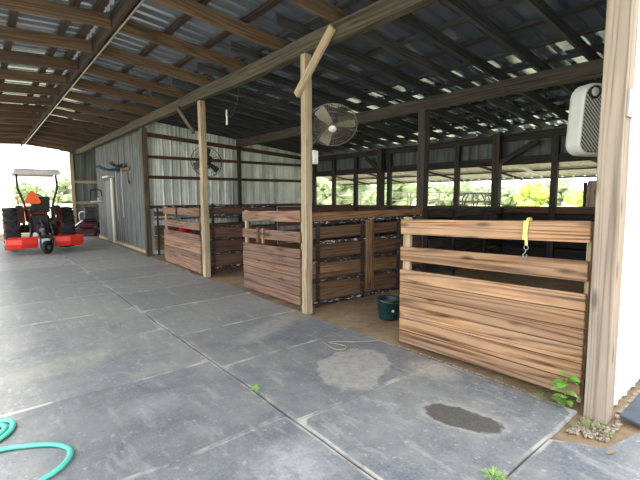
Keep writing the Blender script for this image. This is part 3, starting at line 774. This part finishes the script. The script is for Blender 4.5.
def leaf_mesh(mb, base, d, L, w, droop=0.3):
    d = Vector(d).normalized(); side = d.cross(Vector((0, 0, 1)))
    if side.length < 0.1: side = Vector((1, 0, 0))
    side.normalize(); up = side.cross(d); vs = []; prof = [(0, 0.02), (0.15, 0.5), (0.38, 1.0), (0.65, 0.8), (0.87, 0.4), (1, 0.02)]
    for t, k in prof:
        c = Vector(base) + d * L * t - Vector((0, 0, 1)) * droop * L * t * t
        vs += [c - side * w * k / 2 + up * w * 0.12 * k, c, c + side * w * k / 2 + up * w * 0.12 * k]
    fs = []
    for i in range(5):
        o = 3 * i; fs += [(o, o + 1, o + 4, o + 3), (o + 1, o + 2, o + 5, o + 4)]
    mb._add(vs, fs)
wp = thing('weed', (3.195, 1.085, 0.0), 'leafy green weed growing up against the pine gate by the grey post', 'plant')
stp = spline([(0, 0, -0.01), (0.0, -0.015, 0.08), (0.01, 0.0, 0.17), (0.01, -0.02, 0.25)], 5)
MB().tube(stp, 0.004, 6).build('stem', 'stem', wp, smooth=True)
for (px, py, pz, dx, dy, dz, L, w) in [
        (0, 0, 0.24, -0.3, -1, 0.3, 0.085, 0.06), (0, 0, 0.25, -0.4, 0.8, 0.6, 0.07, 0.045), (0, 0, 0.25, -0.8, -0.2, 0.5, 0.07, 0.05), (0, 0, 0.23, 0.2, -0.9, -0.1, 0.07, 0.05),
        (0, 0, 0.21, -0.7, 0.8, 0.2, 0.07, 0.05), (0, 0, 0.19, -0.9, 0.1, 0.1, 0.075, 0.055), (0, 0, 0.17, -0.3, 1, 0.2, 0.09, 0.055), (0, 0, 0.15, -0.6, 0.9, 0.0, 0.08, 0.06),
        (0, 0, 0.13, -0.3, -1, 0.2, 0.09, 0.045), (0, 0, 0.10, -0.9, -0.1, 0.4, 0.07, 0.05), (0, 0, 0.08, -0.5, 0.9, 0.4, 0.08, 0.055), (0, 0, 0.07, -0.6, -0.8, 0.5, 0.08, 0.05),
        (0, 0, 0.05, -0.9, 0.2, 0.5, 0.07, 0.05), (0, 0, 0.04, -0.2, 1, 0.5, 0.09, 0.05), (0, 0, 0.03, -0.4, -0.9, 0.4, 0.06, 0.04), (0, 0, 0.20, 0.1, -1, 0.5, 0.06, 0.05)]:
    q = min(stp, key=lambda s: abs(s.z - pz)); m = MB(); leaf_mesh(m, q, (dx, dy, dz), L * 1.15, w * 1.3); m.build('leaf', 'leaf', wp, smooth=True)
def tuft(loc, n, L, label, mat='blade_grass', spread=0.05):
    m = MB()
    for i in range(n):
        a = R.uniform(0, 2 * PI); e = R.uniform(0.3, 1.2); r = R.uniform(0, spread)
        leaf_mesh(m, (r * math.cos(a), r * math.sin(a), 0), (math.cos(a) * math.cos(e), math.sin(a) * math.cos(e), math.sin(e)), L * R.uniform(0.5, 1), 0.007, 0.5)
    o = m.build('grass_tuft', mat, None); o.location = loc
    return tag(o, label, 'grass')
tuft((3.19, 1.26, 0.0), 26, 0.10, 'small grass tuft at the foot of the pine gate, left of the leafy weed')
tuft((2.08, 1.025, 0.01), 40, 0.09, 'bright grass tuft sprouting from the seam beside the bluish mat', 'leaf2', 0.035)
tuft((3.06, 0.86, 0.0), 36, 0.11, 'thin straggly grass in the debris at the foot of the grey post', 'blade_grass', 0.09)
sw = thing('small_weed', (1.573, 2.74, 0.005), 'tiny bright green weed in the long seam between the mats', 'plant')
MB().tube([(0, 0, 0), (0, 0, 0.03)], 0.003, 6).build('stem', 'stem', sw)
for i in range(9):
    a = i * 2.4; m = MB(); leaf_mesh(m, (0.01 * math.cos(a), 0.01 * math.sin(a), 0.012 + 0.003 * i), (math.cos(a), math.sin(a), 0.5), 0.036, 0.027, 0.2); m.build('leaf', 'leaf2', sw, smooth=True)
m = MB(); leaf_mesh(m, (0, 0, 0.0), (0.8, -0.5, 0.2), 0.07, 0.03, 0.1)
o = m.build('dry_leaf', 'dry', None, solid=0.002); o.location = (2.79, 0.70, 0.012); tag(o, 'curled dry brown leaf lying on the bluish mat outside the post', 'leaf')
tw_ = thing('twine', (0, 0, 0.012), 'loop of pale twine lying at the mat edge before the near stall opening', 'string')
MB().tube(spline([(2.70, 3.24, 0), (2.66, 3.06, 0.003), (2.68, 2.98, 0), (2.74, 2.95, 0), (2.80, 3.0, 0.004), (2.78, 3.1, 0), (2.74, 3.2, 0), (2.86, 3.13, 0), (3.0, 3.0, 0), (3.2, 2.9, 0)], 6), 0.003, 6).build('strand', 'gravel', tw_, smooth=True)
# gravel and litter
m = MB()
for i in range(620):
    x = R.uniform(3.36, 5.6); y = 0.83 - abs(R.gauss(0, 0.14)) - 0.02; s = R.uniform(0.010, 0.026)
    if y < 0.745 and x < 4.4: continue
    m.ico((x, y, -0.015 + s * 0.5), s, 1, 0.5, (1.2, 0.9, 0.7))
tag(m.build('gravel', 'gravel'), 'pale gravel strip along the foot of the white end wall', 'gravel', kind='stuff')
m = MB()
for i in range(900):
    x = R.uniform(2.86, 3.36); y = R.uniform(0.70, 0.99); s = R.uniform(0.004, 0.013)
    if (3.18 < x < 3.37 and 0.78 < y < 0.98) or y > 0.955 or (x < 2.90 + (0.97 - y) * 0.3) or y < 0.745 or (3.0 < x < 3.12 and 0.8 < y < 0.92 and i % 3): continue
    m.ico((x, y, -0.012 + s * 0.4), s, 1, 0.6, (1.5, 0.9, 0.6))
for i in range(160):
    y = R.uniform(1.1, 2.75); x = R.uniform(3.242, 3.266); s = R.uniform(0.004, 0.01)
    m.ico((x, y, 0.0), s, 1, 0.6, (1.5, 0.8, 0.6))
tag(m.build('debris', 'debris'), 'brown leaf litter and crumbs round the grey post and gate foot', 'debris', kind='stuff')

# ------------------------------------------------------------------ hose
hz_ = 0.022
hp = [(-0.75, 3.10), (-0.45, 3.36), (-0.20, 3.45), (-0.02, 3.455), (0.07, 3.42), (0.085, 3.34), (0.05, 3.24), (-0.05, 3.15), (-0.25, 3.10), (-0.42, 3.16), (-0.40, 3.28), (-0.22, 3.38), (-0.04, 3.40), (0.035, 3.36), (0.03, 3.28), (-0.04, 3.20), (-0.16, 3.17), (-0.27, 3.22), (-0.2, 3.31), (-0.05, 3.345), (-0.01, 3.31), (-0.05, 3.26), (-0.2, 3.2), (-0.5, 3.05), (-0.6, 3.0), (-0.45, 2.98), (-0.20, 3.03), (0.0, 3.05), (0.13, 3.0), (0.27, 2.905), (0.335, 2.79), (0.315, 2.69), (0.25, 2.61), (0.16, 2.56), (0.0, 2.45), (-0.3, 2.3), (-0.8, 2.2)]
hp3 = []
for i, (x, y) in enumerate(hp): hp3.append((x - 0.025, y, hz_ + (0.006 if 8 < i < 16 else 0.0)))
gh = thing('garden_hose', (0, 0, 0), 'flat teal garden hose snaking in loops over the mats', 'hose')
MB().tube(spline(hp3, 8), 0.0165, 12, flat=0.75).build('tube', 'hose', gh, smooth=True)

# ------------------------------------------------------------------ tools on the tool-room wall
wx = TR_X - 0.03
tr = thing('tool_rack', (wx, 13.75, 2.36), 'short brown wooden rack board for tools on the tool-room wall', 'rack')
MB().bar((-0.02, -0.75, 0.02), (-0.02, 0.65, 0.02), 0.04, 0.10).build('rack_board', 'brown', tr, 0.004)
for y in (-0.6, -0.2, 0.47): MB().tube([(-0.04, y, -0.02), (-0.118, y, -0.02 if y != -0.2 else 0.078)], 0.009, 6).build('peg', 'brown', tr)
def fork(y, zt, label, hm, W_, out, handle):
    t = thing('stable_fork', (wx - 0.125, y, zt), label, 'tool')
    m = MB(); m.bar((0.02, -W_ / 2, 0), (0.02, W_ / 2, 0), 0.03, 0.03); m.build('head_bar', hm, t)
    for i in range(9):
        yy = -W_ / 2 + W_ * i / 8
        MB().tube([(0.02, yy, 0), (-out * 0.45, yy, 0.03), (-out * 0.9, yy, 0.1), (-out, yy, 0.16)], 0.010, 5).build('tine', hm, t)
    m = MB(); m._add([(0.0, -W_ / 2, 0.0), (-out * .45, -W_ / 2, 0.02), (-out * .45, W_ / 2, 0.02), (0, W_ / 2, 0), (-out * .92, -W_ / 2, 0.10), (-out * .92, W_ / 2, 0.10), (0.02, -W_ / 2, 0.12), (0.02, W_ / 2, 0.12)], [(0, 1, 2, 3), (1, 4, 5, 2), (0, 3, 7, 6), (0, 6, 1), (3, 2, 7)]); m.build('pan', hm, t, solid=0.008)
    MB().tube([(0.02, 0, 0), (0.03, 0.02, -handle)], 0.014, 8).build('handle', 'steel', t)
    return t
fork(14.22, 2.36, 'stable fork with a blue head jutting from the tool rack', 'blue', 0.55, 0.48, 1.55)
fork(13.55, 2.44, 'stable fork with a black head upright on the tool rack', 'black_pl', 0.42, 0.26, 1.5)
hb = thing('hand_brush', (wx - 0.07, 13.05, 2.0), 'small dark brush hanging low on the tool-room wall', 'tool')
MB().tube([(0.02, 0, 0.3), (0.02, 0.0, 0.05)], 0.012, 8).build('handle', 'black_pl', hb)
MB().box((0.02, 0, 0.0), (0.05, 0.14, 0.1)).build('bristles', 'black_pl', hb, 0.01)
sr = thing('saddle_rack', (wx, 16.9, 1.60), 'dark pipe saddle arm with a white bracket on the tool-room wall', 'rack')
MB().tube(spline([(0, 0.0, -0.02), (-0.02, 0, 0.16), (-0.12, 0, 0.22), (-0.3, 0, 0.2), (-0.36, 0, 0.14), (-0.37, 0, -0.2)], 5), 0.022, 8).build('arm', 'black_pipe', sr, smooth=True)
MB().bar((-0.0, 0, -0.19), (-0.38, 0, -0.22), 0.06, 0.05).build('bracket', 'white_pl', sr, 0.01)
MB().bar((-0.12, 0, -0.2), (-0.12, 0, -0.08), 0.05, 0.05, up=(0, 1, 0)).build('bracket', 'white_pl', sr, 0.01)

# ------------------------------------------------------------------ tractor seen from behind
def tire(c, r, w, par, lugs, rim='orange'):
    t = MB().lathe([(r * 0.55, -w * .46), (r * 0.8, -w * .5), (r * 0.93, -w * .48), (r * 0.96, -w * .3), (r * 0.97, 0), (r * 0.96, w * .3), (r * 0.93, w * .48), (r * 0.8, w * .5), (r * 0.55, w * .46)], c, (1, 0, 0), 36, closed=True).build('tire', 'tire', par, smooth=True)
    lg = MB(); c = Vector(c)
    for i in range(lugs):
        for sd in (-1, 1):
            a = 2 * PI * (i + (0.5 if sd > 0 else 0)) / lugs; a2 = a + 0.22
            p = c + Vector((sd * w * 0.02, math.cos(a2) * r * 0.97, math.sin(a2) * r * 0.97)); q = c + Vector((sd * w * 0.5, math.cos(a) * r * 0.95, math.sin(a) * r * 0.95))
            lg.bar(p, q, 0.045, 0.06, up=(0, math.cos(a), math.sin(a)))
    lg.build('tread', 'tire', t)
    MB().lathe([(0.0, -w * .2), (r * .3, -w * .2), (r * .5, -w * .4), (r * .57, -w * .46), (r * .57, w * .46), (r * .5, w * .4), (r * .3, w * .2), (0, w * .2)], c, (1, 0, 0), 28).build('rim', rim, par, smooth=True)
tk = thing('tractor', (1.27, 14.6, 0.04), 'orange compact tractor with grey canopy parked at the bright end of the aisle', 'tractor')
for s in (-1, 1):
    tire((s * 0.66, 0.0, 0.605), 0.605, 0.36, tk, 16)
    tire((s * 0.55, 1.85, 0.40), 0.40, 0.24, tk, 14)
    f = MB()
    for i in range(8):
        a0, a1 = math.radians(35 + i * 16), math.radians(35 + (i + 1) * 16)
        f.bar((s * 0.45, math.cos(a0) * 0.66, 0.605 + math.sin(a0) * 0.66), (s * 0.45, math.cos(a1) * 0.66, 0.605 + math.sin(a1) * 0.66), 0.16, 0.02, up=(0, math.cos((a0 + a1) / 2), math.sin((a0 + a1) / 2)))
    f.box((s * 0.37, 0.05, 0.9), (0.02, 0.9, 0.6)); f.build('fender', 'red_dark', tk)
    MB().tube(spline([(s * 0.30, -0.25, 0.85), (s * 0.34, -0.27, 1.3), (s * 0.44, -0.27, 1.65), (s * 0.47, -0.27, 1.8), (s * 0.47, -0.2, 2.16)], 4), 0.03, 8).build('roll_bar', 'engine', tk, smooth=True)
    l = MB(); l.tube([(s * 0.46, -0.2, 1.25), (s * 0.50, -0.22, 1.46)], 0.012, 6); ls = l.build('lamp_stalk', 'engine', tk)
    MB().lathe([(0, -0.03), (0.05, -0.03), (0.055, 0.03), (0, 0.03)], (s * 0.50, -0.24, 1.49), (0, 1, 0), 14).build('tail_lamp', 'lamp', ls)
    MB().tube([(s * 0.20, -0.2, 0.55), (s * 0.27, -0.5, 0.42), (s * 0.28, -0.66, 0.40)], 0.03, 8).build('lift_arm', 'engine', tk)
    MB().tube([(s * 0.22, -0.2, 0.95), (s * 0.27, -0.55, 0.45)], 0.02, 8).build('lift_rod', 'steel', tk)
loftc = [[(x, y, z) for x, z in rrect(1.08, 0.13, 0.05, 4, -0.54, zc)] for y, zc in ((-0.62, 2.2), (-0.5, 2.23), (0.3, 2.27), (0.75, 2.25), (0.85, 2.2))]
loft(loftc, 'canopy', 'canopy', tk)
tri = []
for cx, cz, a0 in ((0.13, 0.0, -90), (0.0, 0.24, 30), (-0.13, 0.0, 150)):
    for i in range(7):
        a = math.radians(a0 + 20 * i); tri.append((cx + 0.065 * math.cos(a), cz + 0.065 * math.sin(a)))
MB().prism(tri, 0.012, Matrix.Translation((-0.15, -0.36, 1.385))).build('safety_emblem', 'emblem', tk)
MB().bar((-0.15, -0.34, 1.1), (-0.15, -0.34, 1.45), 0.03, 0.02, up=(0, 1, 0)).build('emblem_bracket', 'engine', tk)
MB().box((0.02, -0.02, 1.12), (0.5, 0.5, 0.10)).build('seat', 'seat', tk, 0.03)
MB().bar((0.04, -0.22, 1.15), (0.04, -0.30, 1.52), 0.46, 0.1, up=(0, 1, 0)).build('seat_back', 'seat', tk, 0.03)
MB().bar((-0.38, -0.3, 1.2), (0.38, -0.3, 1.2), 0.05, 0.06).build('cross_bar', 'engine', tk)
bd = MB(); bd.box((0, -0.15, 0.7), (0.42, 0.5, 0.62)); bd.box((0, -0.45, 0.62), (0.24, 0.2, 0.3)); bd.box((0, 0.8, 0.62), (0.34, 1.6, 0.36)); bd.build('rear_housing', 'engine', tk, 0.03)
MB().tube([(-0.45, 0, 0.605), (0.45, 0, 0.605)], 0.11, 14).build('rear_axle', 'engine', tk)
MB().tube([(-0.5, 1.85, 0.40), (0.5, 1.85, 0.40)], 0.05, 10).build('front_axle', 'engine', tk)
MB().lathe([(0, -0.12), (0.06, -0.12), (0.07, 0), (0.07, 0.05)], (0, -0.55, 0.58), (0, 1, 0), 14).build('power_shaft', 'steel', tk)
MB().tube([(0, -0.4, 0.85), (0.01, -0.68, 0.72)], 0.025, 8).build('top_link', 'steel', tk)
MB().box((-0.14, -0.48, 0.44), (0.14, 0.1, 0.14)).build('weight_block', 'white_pl', tk, 0.03)
MB().box((0.15, -0.48, 0.42), (0.12, 0.1, 0.12)).build('weight_block', 'white_pl', tk, 0.03)
loft([[(x, y, z) for x, z in rrect(w, h, 0.07, 4, -w / 2, zc)] for y, w, h, zc in ((0.55, 0.56, 0.5, 1.0), (1.4, 0.52, 0.48, 0.98), (2.1, 0.46, 0.44, 0.93), (2.22, 0.40, 0.36, 0.9))], 'hood', 'orange', tk)
MB().tube([(0, 0.5, 1.15), (0, 0.3, 1.4)], 0.025, 8).build('steering_column', 'engine', tk)
MB().tube([(0.19 * math.cos(a), 0.3 + 0.08 * math.sin(a), 1.42 + 0.17 * math.sin(a)) for a in [2 * PI * i / 20 for i in range(20)]], 0.015, 6, closed=True).build('steering_wheel', 'black_pl', tk)
im = thing('rotary_cutter', (1.29, 13.3, 0.025), 'low red implement with a small rear wheel hitched behind the tractor', 'implement')
for s in (-1, 1):
    xo, xi = s * 0.89, s * 0.19
    zi, zo = (0.30, 0.28) if s < 0 else (0.31, 0.305)
    p = MB(); vs = []
    for x, y, zc in ((xi, 0.02, zi), (s * 0.55, -0.03, (zi + zo) / 2), (xo, 0.06, zo)):
        for dy, dz in ((-0.02, -0.13), (-0.06, 0.0), (-0.04, 0.13), (0.03, 0.15), (0.03, -0.13)): vs.append((x, y + dy, zc + dz))
    fs = [(0, 1, 2, 3, 4), (14, 13, 12, 11, 10)]
    for i in range(2):
        for k in range(5): fs.append((5 * i + k, 5 * i + (k + 1) % 5, 5 * i + 5 + (k + 1) % 5, 5 * i + 5 + k))
    p._add(vs, fs).build('rear_skirt', 'red', im, 0.01)
    MB().bar((xo - s * 0.02, 0.03, zo), (xo - s * 0.08, 0.58, zo), 0.03, 0.26).build('side_skirt', 'red', im, 0.006)
    MB().bar((s * 0.14, -0.12, 0.16), (s * 0.14, -0.10, 0.42), 0.03, 0.08, up=(0, 1, 0)).build('wheel_fork', 'engine', im)
MB().bar((0, 0.06, 0.42), (0, 0.58, 0.42), 1.6, 0.02).build('deck_plate', 'red', im)
MB().bar((0, 0.1, 0.46), (0, -0.12, 0.44), 0.30, 0.05).build('wheel_yoke', 'engine', im, 0.006)
MB().lathe([(0, 0), (0.09, 0), (0.1, 0.08), (0.06, 0.2), (0, 0.22)], (0, 0.2, 0.42), (0, 0, 1), 18).build('gearbox', 'engine', im, smooth=True)
MB().lathe([(0.07, -0.05), (0.15, -0.06), (0.175, -0.04), (0.18, 0), (0.175, 0.04), (0.15, 0.06), (0.07, 0.05)], (0, -0.13, 0.18), (0.75, -0.66, 0), 26, closed=True).build('tail_wheel', 'tire', im, smooth=True)
twh = [c for c in im.children if c.name.startswith('tail_wheel')][0]
MB().lathe([(0, -0.065), (0.03, -0.06), (0.07, -0.045), (0.075, 0.045), (0.03, 0.06), (0, 0.065)], (0, -0.13, 0.18), (0.75, -0.66, 0), 20).build('wheel_hub', 'steel', twh, smooth=True)

# ------------------------------------------------------------------ mower in the bay past the tool room
mw = thing('riding_mower', (3.2, 18.7, 0), 'dark riding mower with maroon deck in the bay past the tool room', 'mower', None, (0, 0, math.radians(-20)))
for x, y, r, w in ((-0.45, -0.25, 0.13, 0.1), (0.35, -0.25, 0.13, 0.1), (-0.42, 0.75, 0.26, 0.2), (0.42, 0.75, 0.26, 0.2)):
    t = MB().lathe([(r * .5, -w / 2), (r * .92, -w / 2), (r, -w * .3), (r, w * .3), (r * .92, w / 2), (r * .5, w / 2)], (x, y, r), (1, 0, 0), 22, closed=True).build('wheel', 'tire', mw, smooth=True)
    MB().lathe([(0, -w * .4), (r * .52, -w * .4), (r * .52, w * .4), (0, w * .4)], (x, y, r), (1, 0, 0), 16).build('rim', 'white_pl', t)
loft([[(x, y, z) for x, y in [(a * s, b * s + 0.1) for a, b in rrect(1.16, 0.8, 0.2, 5, -0.58, 0)]] for z, s in ((0.10, 1.0), (0.24, 1.0), (0.29, 0.9))], 'cutting_deck', 'maroon', mw)
MB().box((0, 0.35, 0.42), (0.55, 0.9, 0.2)).build('chassis', 'maroon', mw, 0.04)
MB().box((0, 0.9, 0.62), (0.5, 0.45, 0.32)).build('engine', 'engine', mw, 0.04)
MB().box((0.05, 0.4, 0.6), (0.46, 0.44, 0.12)).build('seat', 'black_pl', mw, 0.04)
MB().bar((0.05, 0.6, 0.62), (0.05, 0.72, 1.12), 0.46, 0.11, up=(0, 1, 0)).build('seat_back', 'black_pl', mw, 0.04)
for s in (-1, 1): MB().tube(spline([(s * .27, 0.45, 0.45), (s * .28, 0.2, 0.75), (s * .22, 0.1, 0.95), (s * .04, 0.05, 0.95)], 4), 0.018, 8).build('steering_lever', 'white_pl' if s < 0 else 'black_pl', mw, smooth=True)
MB().bar((-0.5, -0.1, 0.32), (-0.15, 0.05, 0.62), 0.14, 0.03).build('foot_plate', 'white_pl', mw, 0.006)

# ------------------------------------------------------------------ outside
def corral(p0, p1, label, n=5, h=1.72):
    p0, p1 = Vector(p0), Vector(p1); t = thing('corral_panel', p0, label, 'fence panel', 'pipe corral panels in the paddock'); d = p1 - p0
    for i in range(n):
        z = 0.35 + (h - 0.35) * i / (n - 1); MB().tube([Vector((0, 0, z)), d + Vector((0, 0, z))], 0.022, 6).build('rail', 'corral', t)
    for q in (0.01, 0.5, 0.99): MB().tube([d * q + Vector((0, 0, -0.06)), d * q + Vector((0, 0, h))], 0.03, 6).build('upright', 'corral', t)
M['corral'] = plain('corral_pipe', (120, 116, 104), 0.5, 0.3)
corral((14.2, 8.3, 0), (14.2, 11.2, 0), 'pipe corral panel in the paddock nearest the dark hay feeder')
corral((14.2, 11.3, 0), (14.3, 14.3, 0), 'pipe corral panel in the paddock, middle of the row')
corral((14.3, 14.4, 0), (14.6, 17.6, 0), 'pipe corral panel in the paddock farthest along the row')
hf = thing('hay_feeder', (13.2, 7.6, -0.05), 'dark tubular round hay feeder standing in the paddock', 'feeder')
cr = lambda r, z: [(r * math.cos(2 * PI * i / 32), r * math.sin(2 * PI * i / 32), z) for i in range(32)]
for z, r in ((0.03, 0.73), (0.55, 0.73), (1.42, 0.78)): MB().tube(cr(r, z), 0.03, 6, closed=True).build('hoop', 'black_pipe', hf)
for i in range(12):
    a = 2 * PI * i / 12; MB().tube(spline([(0.73 * math.cos(a), 0.73 * math.sin(a), 0.03), (0.74 * math.cos(a), 0.74 * math.sin(a), 0.9), (0.76 * math.cos(a + .1), 0.76 * math.sin(a + .1), 1.45), (0.5 * math.cos(a + .15), 0.5 * math.sin(a + .15), 1.7)], 4), 0.024, 6).build('hay_bar', 'black_pipe', hf)
MB().tube(cr(0.5, 1.7), 0.028, 6, closed=True).build('hoop', 'black_pipe', hf)
op = thing('outside_post', (10.55, 3.2, -0.05), 'thick grey weathered post standing outside the stall opening', 'post')
MB().bar((0, 0, 0), (0.0, 0.02, 1.94), 0.24, 0.24, up=(0, 1, 0), cuts=5, wob=0.03).build('shaft', 'post_grey', op, 0.02)
MB().bar((-0.05, 0.13, 0.0), (-0.05, 0.19, 1.9), 0.06, 0.06, up=(0, 1, 0)).build('slanted_brace', 'dark_wood', op)

def foliage_mat(name, a, b):
    k = NT(name); v = k.n('NewGeometry').outputs['Position']
    return k.fin(k.ramp(k.noise(v, 1.6, 5, 0.7), [(0.35, s2l(a)), (0.65, s2l(b))]), 0.8, spec=0.1)
M['foliage'] = foliage_mat('pale_foliage', (122, 140, 108), (160, 172, 136))
M['foliage2'] = foliage_mat('fresh_foliage', (156, 176, 96), (186, 198, 120))
M['bark'] = plain('bark', (92, 80, 66), 0.9)
def tree(x, y, h, w, label, mat, group, n=26):
    t = thing('tree', (x, y, -0.1), label, 'tree', group)
    MB().tube([(0, 0, 0), (0.05 * w, 0, h * .35), (0.0, 0.05 * w, h * .75)], [w * .07, w * .05, w * .02], 8).build('trunk', 'bark', t)
    m = MB()
    for i in range(n):
        a = R.uniform(0, 2 * PI); q = R.uniform(0, 1) ** 0.6; zz = R.uniform(0.12, 0.93); rr = w * 0.42 * math.sin(PI * min(1, zz * 0.85 + .12)) * q
        m.ico((rr * math.cos(a), rr * math.sin(a), h * zz), w * R.uniform(0.10, 0.2), 2, 0.9, (1, 1, 0.8))
    m.build('crown', mat, t)
for row, (xr, y0) in enumerate(((60, -20), (75, -17.2))):
    for i in range(20):
        fresh = row == 0 and i in (7, 8)
        tree(xr + (2.2 if i % 2 else -2.2), y0 + i * 5.6, R.uniform(2.7, 3.7) + row * 0.5, R.uniform(4.6, 5.4), 'fresh yellow-green tree in the far tree line behind the pasture' if fresh else 'pale green tree in the far tree line behind the stalls',
             'foliage2' if fresh else 'foliage', 'fresh green far trees' if fresh else 'far trees behind the stalls')
for x, y, h, w in ((30, 32, 5.0, 6), (33, 40, 5.6, 7), (34, 49, 5.4, 7), (29, 25, 3.6, 5)):
    tree(x, y, h, w, 'leafy tree standing behind the pipe corral panels', 'foliage', 'nearer trees behind the corral', 34)
for i in range(11):
    tree(-34 + i * 8.5 + R.uniform(-.6, .6), 120 + R.uniform(-6, 6), R.uniform(4.0, 6.5), R.uniform(5.5, 7), 'hazy far tree on the horizon beyond the tractor', 'foliage', 'far trees beyond the tractor')
